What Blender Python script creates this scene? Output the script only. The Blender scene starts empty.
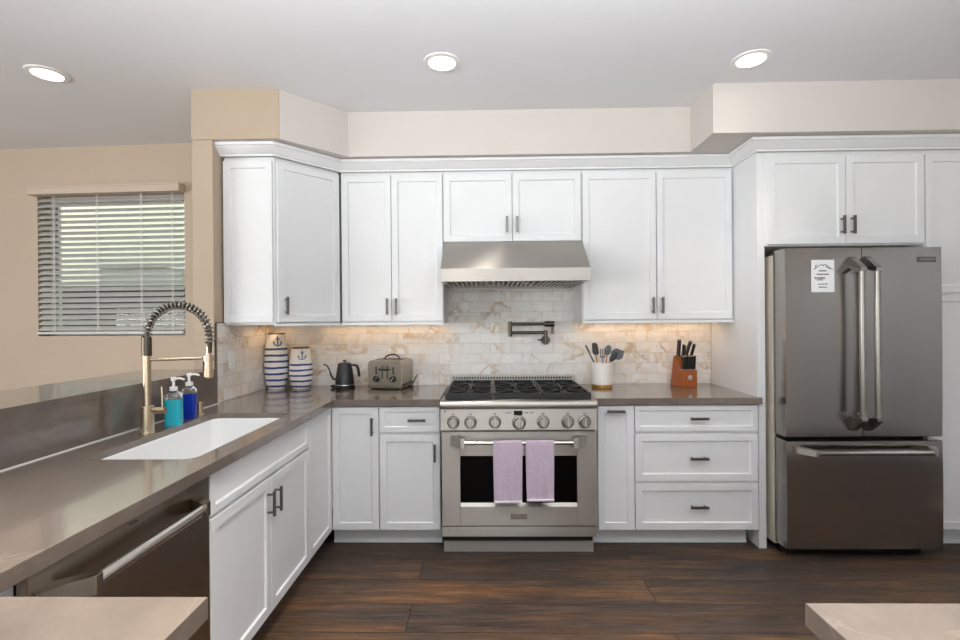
import bpy, bmesh, math, random
from mathutils import Vector, Matrix
random.seed(7)
S = bpy.context.scene
COL = S.collection
PI = math.pi

# ------------------------------------------------------------------ camera
def setup_camera():
    yaw, pitch, roll = 0.0176, -0.0011, -0.0081
    F = Vector((-math.sin(yaw), math.cos(yaw), 0)); R = Vector((math.cos(yaw), math.sin(yaw), 0)); U = Vector((0, 0, 1))
    F2 = math.cos(pitch)*F + math.sin(pitch)*U; U2 = -math.sin(pitch)*F + math.cos(pitch)*U
    R3 = math.cos(roll)*R + math.sin(roll)*U2; U3 = -math.sin(roll)*R + math.cos(roll)*U2
    cd = bpy.data.cameras.new('camera'); co = bpy.data.objects.new('camera', cd); COL.objects.link(co)
    cd.sensor_width = 36; cd.lens = 479.6*36/960; cd.clip_start = 0.05
    m = Matrix((R3, U3, -F2)).transposed().to_4x4(); m.translation = Vector((-0.1661, -3.539, 1.3942))
    co.matrix_world = m
    S.camera = co
setup_camera()

# ------------------------------------------------------------------ world, lights, exposure
def setup_world():
    w = bpy.data.worlds.new('sky'); S.world = w; w.use_nodes = True
    n = w.node_tree.nodes; l = w.node_tree.links
    bg = n['Background']; tc = n.new('ShaderNodeTexCoord'); sp = n.new('ShaderNodeSeparateXYZ'); rp = n.new('ShaderNodeValToRGB')
    l.new(tc.outputs['Generated'], sp.inputs[0]); l.new(sp.outputs['Z'], rp.inputs[0]); l.new(rp.outputs[0], bg.inputs['Color'])
    rp.color_ramp.elements[0].position = 0.0; rp.color_ramp.elements[0].color = (0.80, 0.82, 0.80, 1)
    rp.color_ramp.elements[1].position = 0.6; rp.color_ramp.elements[1].color = (0.70, 0.82, 1.0, 1)
    bg.inputs['Strength'].default_value = 2.1
setup_world()
def area(name, loc, rot, sx, sy, power, col=(1, 1, 1), spread=PI, shape='RECTANGLE'):
    d = bpy.data.lights.new(name, 'AREA'); d.shape = shape; d.size = sx; d.size_y = sy; d.energy = power; d.color = col; d.spread = spread
    o = bpy.data.objects.new(name, d); COL.objects.link(o); o.location = loc; o.rotation_euler = rot
    return o
# daylight entering through the glazed openings behind the camera
area('patio_daylight', (-0.3, -7.45, 1.25), (PI/2, 0, 0), 6.6, 2.2, 24, (0.99, 0.995, 1.0))
# photographer's flash bounced off the ceiling behind the camera
area('bounced_flash', (-0.1, -3.25, 2.05), (PI-0.22, 0, 0), 3.0, 1.0, 112, (0.96, 0.985, 1.0), math.radians(170))
area('far_wall_fill', (-5.9, -4.4, 1.4), (PI/2+0.25, 0, -PI/2+0.55), 3.0, 1.9, 150, (0.99, 0.995, 1.0))  # added fill from the left, aimed to lift the far wall and ceiling
# added fill in the made-up hall, lightens reflections in the steel
area('hall_fill', (3.9, -2.3, 2.70), (0, 0, 0), 0.5, 0.5, 17, (0.96, 0.98, 1.0))
# warm strips under the wall cabinets
WARM = (1.0, 0.62, 0.31)
area('cabinet_strip_light', (-0.93, -0.085, 1.366), (0, 0, 0), 0.92, 0.02, 0.62, WARM)
area('cabinet_strip_light', (-1.66, -0.25, 1.366), (0, 0, 0), 0.02, 0.34, 0.32, WARM)
area('cabinet_strip_light', (0.96, -0.085, 1.366), (0, 0, 0), 0.92, 0.02, 0.72, WARM)
S.view_settings.view_transform = 'Standard'; S.view_settings.look = 'None'
S.view_settings.gamma = 1.0; S.view_settings.use_curve_mapping = False
S.view_settings.exposure = 0.02
S.cycles.max_bounces = 10; S.cycles.diffuse_bounces = 6; S.cycles.glossy_bounces = 5; S.cycles.transmission_bounces = 8
S.cycles.caustics_reflective = False; S.cycles.caustics_refractive = False
S.cycles.sample_clamp_indirect = 6.0
S.cycles.use_denoising = True

# ------------------------------------------------------------------ materials
def lin(c):
    return tuple(((v/255)/12.92 if v/255 <= 0.04045 else ((v/255+0.055)/1.055)**2.4) for v in c)
def base_mat(name):
    m = bpy.data.materials.new(name); m.use_nodes = True
    return m, m.node_tree.nodes, m.node_tree.links, m.node_tree.nodes['Principled BSDF']
def plain(name, rgb, rough=0.5, metal=0.0, var=0.03, scale=8.0, bump=0.0, bscale=200, spec=0.5, coat=0.0):
    m, n, l, b = base_mat(name); c = lin(rgb)
    tc = n.new('ShaderNodeTexCoord'); no = n.new('ShaderNodeTexNoise'); no.inputs['Scale'].default_value = scale; no.inputs['Detail'].default_value = 3
    rp = n.new('ShaderNodeValToRGB')
    rp.color_ramp.elements[0].position = 0.3; rp.color_ramp.elements[0].color = (*[v*(1-var) for v in c], 1)
    rp.color_ramp.elements[1].position = 0.7; rp.color_ramp.elements[1].color = (*[min(1, v*(1+var)) for v in c], 1)
    l.new(tc.outputs['Object'], no.inputs['Vector']); l.new(no.outputs['Fac'], rp.inputs[0]); l.new(rp.outputs[0], b.inputs['Base Color'])
    b.inputs['Roughness'].default_value = rough; b.inputs['Metallic'].default_value = metal
    b.inputs['Specular IOR Level'].default_value = spec; b.inputs['Coat Weight'].default_value = coat
    if bump:
        n2 = n.new('ShaderNodeTexNoise'); n2.inputs['Scale'].default_value = bscale; n2.inputs['Detail'].default_value = 2
        bp = n.new('ShaderNodeBump'); bp.inputs['Strength'].default_value = bump; bp.inputs['Distance'].default_value = 0.002
        l.new(tc.outputs['Object'], n2.inputs['Vector']); l.new(n2.outputs['Fac'], bp.inputs['Height']); l.new(bp.outputs[0], b.inputs['Normal'])
    return m
def steel(name, rgb, rough=0.28, axis='x', aniso=0.8, turn=0.25):
    """brushed metal: fine streaks along one axis"""
    m, n, l, b = base_mat(name); c = lin(rgb)
    tc = n.new('ShaderNodeTexCoord'); mp = n.new('ShaderNodeMapping')
    sc = {'x': (1.5, 300, 300), 'y': (300, 1.5, 300), 'z': (300, 300, 1.5)}[axis]
    mp.inputs['Scale'].default_value = [q*0.45 for q in sc]
    no = n.new('ShaderNodeTexNoise'); no.inputs['Scale'].default_value = 1.0; no.inputs['Detail'].default_value = 4
    l.new(tc.outputs['Object'], mp.inputs[0]); l.new(mp.outputs[0], no.inputs['Vector'])
    rp = n.new('ShaderNodeMapRange'); rp.inputs['To Min'].default_value = rough*0.96; rp.inputs['To Max'].default_value = rough*1.04
    l.new(no.outputs['Fac'], rp.inputs['Value']); l.new(rp.outputs[0], b.inputs['Roughness'])
    tg = n.new('ShaderNodeTangent'); tg.direction_type = 'RADIAL'; tg.axis = {'x': 'Z', 'y': 'Z', 'z': 'X'}[axis]
    b.inputs['Anisotropic'].default_value = aniso; b.inputs['Anisotropic Rotation'].default_value = turn; l.new(tg.outputs[0], b.inputs['Tangent'])
    b.inputs['Base Color'].default_value = (*c, 1); b.inputs['Metallic'].default_value = 1.0
    return m
def marble_tile(name, swap):
    m, n, l, b = base_mat(name)
    tc = n.new('ShaderNodeTexCoord'); sp = n.new('ShaderNodeSeparateXYZ'); cb = n.new('ShaderNodeCombineXYZ')
    l.new(tc.outputs['Object'], sp.inputs[0])
    l.new(sp.outputs['Y' if swap else 'X'], cb.inputs['X'])
    ad = n.new('ShaderNodeMath'); ad.operation = 'SUBTRACT'; ad.inputs[1].default_value = 0.914
    l.new(sp.outputs['Z'], ad.inputs[0]); l.new(ad.outputs[0], cb.inputs['Y'])
    br = n.new('ShaderNodeTexBrick'); br.offset = 0.5
    br.inputs['Scale'].default_value = 1; br.inputs['Brick Width'].default_value = 0.152; br.inputs['Row Height'].default_value = 0.0762
    br.inputs['Mortar Size'].default_value = 0.0012; br.inputs['Mortar Smooth'].default_value = 0.3; br.inputs['Bias'].default_value = 0
    br.inputs['Color1'].default_value = (0, 0, 0, 1); br.inputs['Color2'].default_value = (1, 1, 1, 1); br.inputs['Mortar'].default_value = (0.5, 0.5, 0.5, 1)
    l.new(cb.outputs[0], br.inputs['Vector'])
    mul = n.new('ShaderNodeMath'); mul.operation = 'MULTIPLY'; mul.inputs[1].default_value = 37.0; l.new(br.outputs['Color'], mul.inputs[0])
    def noise(scale, detail, dist=0.0, woff=0.0):
        t = n.new('ShaderNodeTexNoise'); t.noise_dimensions = '4D'
        t.inputs['Scale'].default_value = scale; t.inputs['Detail'].default_value = detail; t.inputs['Distortion'].default_value = dist
        a2 = n.new('ShaderNodeMath'); a2.inputs[1].default_value = woff; l.new(mul.outputs[0], a2.inputs[0])
        l.new(cb.outputs[0], t.inputs['Vector']); l.new(a2.outputs[0], t.inputs['W'])
        return t
    def ramp(src, stops):
        r = n.new('ShaderNodeValToRGB'); e = r.color_ramp.elements
        e[0].position = stops[0][0]; e[0].color = (*lin(stops[0][1]), 1); e[1].position = stops[-1][0]; e[1].color = (*lin(stops[-1][1]), 1)
        for p, c in stops[1:-1]:
            x = e.new(p); x.color = (*lin(c), 1)
        l.new(src, r.inputs[0]); return r
    base = ramp(noise(9, 4, 0.6).outputs['Fac'], [(0.3, (238, 235, 229)), (0.5, (246, 244, 240)), (0.7, (232, 224, 211))])
    # golden veins: thin bands where a distorted noise crosses its middle, only in the warm patches
    v = noise(5, 5, 0.7, 5.0)
    sub = n.new('ShaderNodeMath'); sub.operation = 'SUBTRACT'; sub.inputs[1].default_value = 0.5; l.new(v.outputs['Fac'], sub.inputs[0])
    ab = n.new('ShaderNodeMath'); ab.operation = 'ABSOLUTE'; l.new(sub.outputs[0], ab.inputs[0])
    mr = n.new('ShaderNodeMapRange'); mr.inputs['From Min'].default_value = 0.0; mr.inputs['From Max'].default_value = 0.05
    mr.inputs['To Min'].default_value = 1; mr.inputs['To Max'].default_value = 0; l.new(ab.outputs[0], mr.inputs['Value'])
    pt = noise(3.2, 2, 0.3, 11.0)
    mr2 = n.new('ShaderNodeMapRange'); mr2.inputs['From Min'].default_value = 0.47; mr2.inputs['From Max'].default_value = 0.64; l.new(pt.outputs['Fac'], mr2.inputs['Value'])
    mm = n.new('ShaderNodeMath'); mm.operation = 'MULTIPLY'; l.new(mr.outputs[0], mm.inputs[0]); l.new(mr2.outputs[0], mm.inputs[1]); mr2.inputs['To Max'].default_value = 0.72
    vc = ramp(noise(14, 3, 0.5, 3.0).outputs['Fac'], [(0.35, (158, 132, 104)), (0.5, (206, 164, 92)), (0.65, (178, 156, 130))])
    mx = n.new('ShaderNodeMix'); mx.data_type = 'RGBA'; l.new(mm.outputs[0], mx.inputs[0]); l.new(base.outputs[0], mx.inputs[6]); l.new(vc.outputs[0], mx.inputs[7])
    # a soft tone of its own for each tile
    tone = n.new('ShaderNodeMapRange'); tone.inputs['To Min'].default_value = 0.91; tone.inputs['To Max'].default_value = 1.02; l.new(br.outputs['Color'], tone.inputs['Value'])
    m1 = n.new('ShaderNodeMix'); m1.data_type = 'RGBA'; m1.blend_type = 'MULTIPLY'; m1.inputs[0].default_value = 1
    l.new(mx.outputs[2], m1.inputs[6]); l.new(tone.outputs[0], m1.inputs[7])
    m2 = n.new('ShaderNodeMix'); m2.data_type = 'RGBA'; l.new(br.outputs['Fac'], m2.inputs[0]); l.new(m1.outputs[2], m2.inputs[6]); m2.inputs[7].default_value = (*lin((200, 192, 180)), 1)
    l.new(m2.outputs[2], b.inputs['Base Color'])
    bp = n.new('ShaderNodeBump'); bp.invert = True; bp.inputs['Strength'].default_value = 0.5; bp.inputs['Distance'].default_value = 0.002
    l.new(br.outputs['Fac'], bp.inputs['Height']); l.new(bp.outputs[0], b.inputs['Normal'])
    b.inputs['Roughness'].default_value = 0.22
    return m
def wood_floor(name):
    m, n, l, b = base_mat(name)
    tc = n.new('ShaderNodeTexCoord'); mp = n.new('ShaderNodeMapping'); mp.inputs['Location'].default_value = (0.55, 0.756, 0)
    l.new(tc.outputs['Object'], mp.inputs[0])
    br = n.new('ShaderNodeTexBrick'); br.offset = 0.37; br.inputs['Scale'].default_value = 1
    br.inputs['Brick Width'].default_value = 1.9; br.inputs['Row Height'].default_value = 0.217
    br.inputs['Mortar Size'].default_value = 0.0022; br.inputs['Mortar Smooth'].default_value = 0.2
    br.inputs['Color1'].default_value = (0, 0, 0, 1); br.inputs['Color2'].default_value = (1, 1, 1, 1); br.inputs['Mortar'].default_value = (0.4, 0.4, 0.4, 1)
    l.new(mp.outputs[0], br.inputs['Vector'])
    mul = n.new('ShaderNodeMath'); mul.operation = 'MULTIPLY'; mul.inputs[1].default_value = 23.0; l.new(br.outputs['Color'], mul.inputs[0])
    def noise(scale, vec, detail=4, dist=0.0, rough=0.55):
        q = n.new('ShaderNodeMapping'); q.inputs['Scale'].default_value = vec; l.new(tc.outputs['Object'], q.inputs[0])
        t = n.new('ShaderNodeTexNoise'); t.noise_dimensions = '4D'; t.inputs['Scale'].default_value = scale
        t.inputs['Detail'].default_value = detail; t.inputs['Distortion'].default_value = dist; t.inputs['Roughness'].default_value = rough
        l.new(q.outputs[0], t.inputs['Vector']); l.new(mul.outputs[0], t.inputs['W']); return t
    patch = noise(2.2, (0.5, 4.0, 1), 4, 0.3)
    grain = noise(5.0, (0.7, 11, 1), 8, 0.5, 0.78)
    # cathedral figure: contour lines of a stretched noise
    fig = noise(1.7, (0.45, 8.0, 1), 2, 0.35)
    fm = n.new('ShaderNodeMath'); fm.operation = 'MULTIPLY'; fm.inputs[1].default_value = 95; l.new(fig.outputs['Fac'], fm.inputs[0])
    fs = n.new('ShaderNodeMath'); fs.operation = 'SINE'; l.new(fm.outputs[0], fs.inputs[0])
    fr = n.new('ShaderNodeMapRange'); fr.inputs['From Min'].default_value = -1; fr.inputs['From Max'].default_value = 1; fr.inputs['To Min'].default_value = 0.78; fr.inputs['To Max'].default_value = 1.10
    l.new(fs.outputs[0], fr.inputs['Value'])
    rp = n.new('ShaderNodeValToRGB'); e = rp.color_ramp.elements
    e[0].position = 0.30; e[0].color = (*lin((55, 48, 44)), 1); e[1].position = 0.74; e[1].color = (*lin((114, 80, 52)), 1)
    x = e.new(0.46); x.color = (*lin((72, 59, 51)), 1); x = e.new(0.58); x.color = (*lin((90, 68, 50)), 1)
    ax = n.new('ShaderNodeMath'); ax.operation = 'MULTIPLY_ADD'; ax.inputs[1].default_value = 0.16
    l.new(br.outputs['Color'], ax.inputs[0])
    a2 = n.new('ShaderNodeMath'); a2.operation = 'SUBTRACT'; a2.inputs[1].default_value = 0.08; l.new(patch.outputs['Fac'], a2.inputs[0]); l.new(a2.outputs[0], ax.inputs[2])
    l.new(ax.outputs[0], rp.inputs[0])
    gr = n.new('ShaderNodeMapRange'); gr.inputs['From Min'].default_value = 0.3; gr.inputs['From Max'].default_value = 0.7; gr.inputs['To Min'].default_value = 0.30; gr.inputs['To Max'].default_value = 1.75
    l.new(grain.outputs['Fac'], gr.inputs['Value'])
    def mult(a, f):
        q = n.new('ShaderNodeMix'); q.data_type = 'RGBA'; q.blend_type = 'MULTIPLY'; q.inputs[0].default_value = 1; l.new(a, q.inputs[6]); l.new(f, q.inputs[7]); return q.outputs[2]
    c = mult(mult(rp.outputs[0], gr.outputs[0]), fr.outputs[0])
    q = n.new('ShaderNodeMix'); q.data_type = 'RGBA'; l.new(br.outputs['Fac'], q.inputs[0]); l.new(c, q.inputs[6]); q.inputs[7].default_value = (*lin((24, 19, 17)), 1)
    l.new(q.outputs[2], b.inputs['Base Color'])
    rr = n.new('ShaderNodeMapRange'); rr.inputs['To Min'].default_value = 0.34; rr.inputs['To Max'].default_value = 0.6; l.new(grain.outputs['Fac'], rr.inputs['Value']); l.new(rr.outputs[0], b.inputs['Roughness'])
    b.inputs['Specular IOR Level'].default_value = 0.3
    bp = n.new('ShaderNodeBump'); bp.inputs['Strength'].default_value = 0.25; bp.inputs['Distance'].default_value = 0.003
    l.new(grain.outputs['Fac'], bp.inputs['Height']); l.new(bp.outputs[0], b.inputs['Normal'])
    return m
def quartz(name):
    m, n, l, b = base_mat(name)
    tc = n.new('ShaderNodeTexCoord'); a = n.new('ShaderNodeTexNoise'); a.inputs['Scale'].default_value = 5; a.inputs['Detail'].default_value = 8; a.inputs['Roughness'].default_value = 0.65; a.inputs['Distortion'].default_value = 0.4
    l.new(tc.outputs['Object'], a.inputs['Vector'])
    rp = n.new('ShaderNodeValToRGB'); e = rp.color_ramp.elements
    e[0].position = 0.32; e[0].color = (*lin((97, 87, 79)), 1); e[1].position = 0.70; e[1].color = (*lin((116, 104, 95)), 1)
    l.new(a.outputs['Fac'], rp.inputs[0])
    v = n.new('ShaderNodeTexNoise'); v.inputs['Scale'].default_value = 2.2; v.inputs['Detail'].default_value = 7; v.inputs['Distortion'].default_value = 1.2
    l.new(tc.outputs['Object'], v.inputs['Vector'])
    sb = n.new('ShaderNodeMath'); sb.operation = 'SUBTRACT'; sb.inputs[1].default_value = 0.5; l.new(v.outputs['Fac'], sb.inputs[0])
    ab = n.new('ShaderNodeMath'); ab.operation = 'ABSOLUTE'; l.new(sb.outputs[0], ab.inputs[0])
    mr = n.new('ShaderNodeMapRange'); mr.inputs['From Max'].default_value = 0.012; mr.inputs['To Min'].default_value = 0.28; mr.inputs['To Max'].default_value = 0; l.new(ab.outputs[0], mr.inputs['Value'])
    q = n.new('ShaderNodeMix'); q.data_type = 'RGBA'; l.new(mr.outputs[0], q.inputs[0]); l.new(rp.outputs[0], q.inputs[6]); q.inputs[7].default_value = (*lin((132, 120, 110)), 1)
    l.new(q.outputs[2], b.inputs['Base Color']); b.inputs['Roughness'].default_value = 0.16; b.inputs['Specular IOR Level'].default_value = 0.75; b.inputs['Coat Weight'].default_value = 0.5; b.inputs['Coat Roughness'].default_value = 0.07
    return m
def glass(name, rgb=(255, 255, 255), rough=0.0, ior=1.45):
    m, n, l, b = base_mat(name)
    b.inputs['Base Color'].default_value = (*lin(rgb), 1); b.inputs['Transmission Weight'].default_value = 1; b.inputs['Roughness'].default_value = rough; b.inputs['IOR'].default_value = ior
    return m
def lamp(name, col, strength):
    m, n, l, b = base_mat(name)
    b.inputs['Base Color'].default_value = (1, 1, 1, 1); b.inputs['Emission Color'].default_value = (*col, 1); b.inputs['Emission Strength'].default_value = strength
    return m
def stripes_material(name):
    """white glaze with hand painted blue bands; bands follow height"""
    m, n, l, b = base_mat(name)
    tc = n.new('ShaderNodeTexCoord'); sp = n.new('ShaderNodeSeparateXYZ'); l.new(tc.outputs['Object'], sp.inputs[0])
    no = n.new('ShaderNodeTexNoise'); no.inputs['Scale'].default_value = 14; l.new(tc.outputs['Object'], no.inputs['Vector'])
    wob = n.new('ShaderNodeMath'); wob.operation = 'MULTIPLY_ADD'; wob.inputs[1].default_value = 0.010; l.new(no.outputs['Fac'], wob.inputs[0]); l.new(sp.outputs['Z'], wob.inputs[2])
    return m, n, l, b, wob
def vase_mat(name, period, phase, top):
    m, n, l, b, z = stripes_material(name)
    a = n.new('ShaderNodeMath'); a.operation = 'ADD'; a.inputs[1].default_value = -phase; l.new(z.outputs[0], a.inputs[0])
    d = n.new('ShaderNodeMath'); d.operation = 'DIVIDE'; d.inputs[1].default_value = period; l.new(a.outputs[0], d.inputs[0])
    f = n.new('ShaderNodeMath'); f.operation = 'FRACT'; l.new(d.outputs[0], f.inputs[0])
    g = n.new('ShaderNodeMath'); g.operation = 'LESS_THAN'; g.inputs[1].default_value = 0.33; l.new(f.outputs[0], g.inputs[0])
    t = n.new('ShaderNodeMath'); t.operation = 'LESS_THAN'; t.inputs[1].default_value = top; l.new(z.outputs[0], t.inputs[0])
    k = n.new('ShaderNodeMath'); k.operation = 'MULTIPLY'; l.new(g.outputs[0], k.inputs[0]); l.new(t.outputs[0], k.inputs[1])
    q = n.new('ShaderNodeMix'); q.data_type = 'RGBA'; l.new(k.outputs[0], q.inputs[0]); q.inputs[6].default_value = (*lin((244, 242, 238)), 1); q.inputs[7].default_value = (*lin((36, 66, 136)), 1)
    l.new(q.outputs[2], b.inputs['Base Color']); b.inputs['Roughness'].default_value = 0.35
    return m
def terry(name, rgb):
    return plain(name, rgb, 0.95, 0, 0.06, 60, 0.8, 420, spec=0.1)

M = {}
M['cab'] = plain('painted_cabinet', (226, 227, 228), 0.38, 0, 0.01)
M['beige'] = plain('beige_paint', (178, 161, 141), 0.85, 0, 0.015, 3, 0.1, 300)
M['greige'] = plain('greige_paint', (190, 174, 155), 0.85, 0, 0.015, 3, 0.1, 300)
M['cream'] = plain('cream_paint', (206, 200, 194), 0.85, 0, 0.012, 3, 0.1, 300)
M['ceil'] = plain('ceiling_paint', (232, 233, 236), 0.9, 0, 0.008, 2)
M['white'] = plain('white_trim', (236, 235, 232), 0.45, 0, 0.01)
M['quartz'] = quartz('taupe_quartz')
M['floor'] = wood_floor('dark_plank_floor')
M['tile_x'] = marble_tile('marble_subway_tile', False)
M['tile_y'] = marble_tile('marble_subway_tile_side', True)
M['steel'] = steel('brushed_steel', (178, 173, 166), 0.40, 'x')
M['steel_satin'] = plain('satin_steel', (172, 167, 161), 0.55, 0.55, 0.02)
M['case_grey'] = plain('fridge_case_paint', (200, 192, 178), 0.5, 0, 0.02)
M['knob'] = plain('satin_knob', (158, 154, 148), 0.3, 1, 0.02)
M['steel_dk'] = steel('dark_brushed_steel', (156, 152, 148), 0.27, 'x')
M['steel_fr'] = steel('refrigerator_steel', (160, 156, 151), 0.17, 'x', 0.6, 0.0)
M['steel_y'] = steel('brushed_steel_dishwasher', (160, 150, 138), 0.25, 'y')
M['chrome'] = plain('polished_steel', (205, 202, 196), 0.14, 1, 0.01)
M['gun'] = plain('gunmetal_pull', (112, 109, 106), 0.36, 1, 0.03)
M['nickel'] = plain('brushed_nickel', (202, 184, 158), 0.26, 1, 0.02)
M['spring'] = plain('spring_steel', (150, 146, 140), 0.3, 1, 0.02)
M['bronze'] = plain('dark_nickel', (92, 84, 76), 0.3, 1, 0.02)
M['iron'] = plain('cast_iron', (15, 15, 16), 0.38, 0, 0.1, 30, 0.3, 300)
M['black'] = plain('black_plastic', (18, 18, 19), 0.35, 0, 0.05)
M['grip'] = plain('grip_grey', (84, 80, 76), 0.45, 0, 0.03)
M['oven_glass'] = plain('black_oven_glass', (5, 5, 6), 0.1, 0, 0.02, spec=0.12)
M['sink'] = plain('white_fireclay', (240, 240, 239), 0.2, 0, 0.005)
M['blind'] = plain('faux_wood_slat', (200, 201, 195), 0.5, 0, 0.02)
M['valance'] = plain('valance_paint', (196, 180, 162), 0.55, 0, 0.02)
M['towel'] = terry('lilac_terry', (192, 175, 190))
M['hem'] = terry('towel_hem', (226, 216, 226))
M['paper'] = plain('paper', (238, 239, 240), 0.7, 0, 0.006)
M['ink'] = plain('ink', (52, 52, 56), 0.7, 0, 0.02)
M['block'] = plain('cherry_wood', (156, 84, 38), 0.4, 0, 0.14, 26)
M['gold'] = plain('gold_band', (190, 140, 66), 0.4, 0.5, 0.05)
M['ceramic'] = plain('cream_ceramic', (238, 233, 226), 0.3, 0, 0.008)
M['utensil'] = plain('grey_silicone', (104, 108, 112), 0.5, 0, 0.04)
M['uten_dk'] = plain('charcoal_silicone', (62, 66, 70), 0.5, 0, 0.04)
M['bare_wood'] = plain('beech_handle', (190, 140, 90), 0.5, 0, 0.1, 30)
M['cork'] = plain('brown_rim', (128, 100, 70), 0.7, 0, 0.06, 40)
M['navy'] = plain('navy_paint', (38, 58, 100), 0.4, 0, 0.03)
M['kettle'] = plain('matte_black_enamel', (34, 35, 37), 0.38, 0, 0.05, coat=0.2)
M['toaster'] = steel('toaster_steel', (176, 166, 152), 0.3, 'x')
M['toaster_base'] = plain('toaster_base', (112, 110, 92), 0.35, 0.6, 0.03)  # greenish cast of the counter's reflection is put into this colour
M['glass'] = glass('window_glass')
M['clear'] = glass('clear_bottle_plastic', (240, 246, 246), 0.02)
M['teal'] = plain('teal_soap', (24, 168, 186), 0.08, 0, 0.04); 
M['blue'] = plain('blue_soap', (22, 48, 158), 0.08, 0, 0.04)
for k, c in (('teal', (40, 190, 205)), ('blue', (24, 50, 190))):
    b = M[k].node_tree.nodes['Principled BSDF']; b.inputs['Subsurface Weight'].default_value = 0.3; b.inputs['Subsurface Radius'].default_value = (0.02, 0.05, 0.06)
M['lens'] = lamp('lamp_lens', (1.0, 0.97, 0.9), 9.0)
M['display'] = plain('display_glass', (8, 8, 9), 0.1)
M['stucco'] = plain('pale_yellow_stucco', (238, 238, 206), 0.9, 0, 0.03, 2)
M['sage'] = plain('sage_paint', (200, 212, 194), 0.9, 0, 0.03, 2)
M['fence'] = plain('grey_fence_wood', (34, 34, 38), 0.8, 0, 0.12, 6)
M['caulk'] = plain('white_caulk', (226, 222, 214), 0.5, 0, 0.02)

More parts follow.
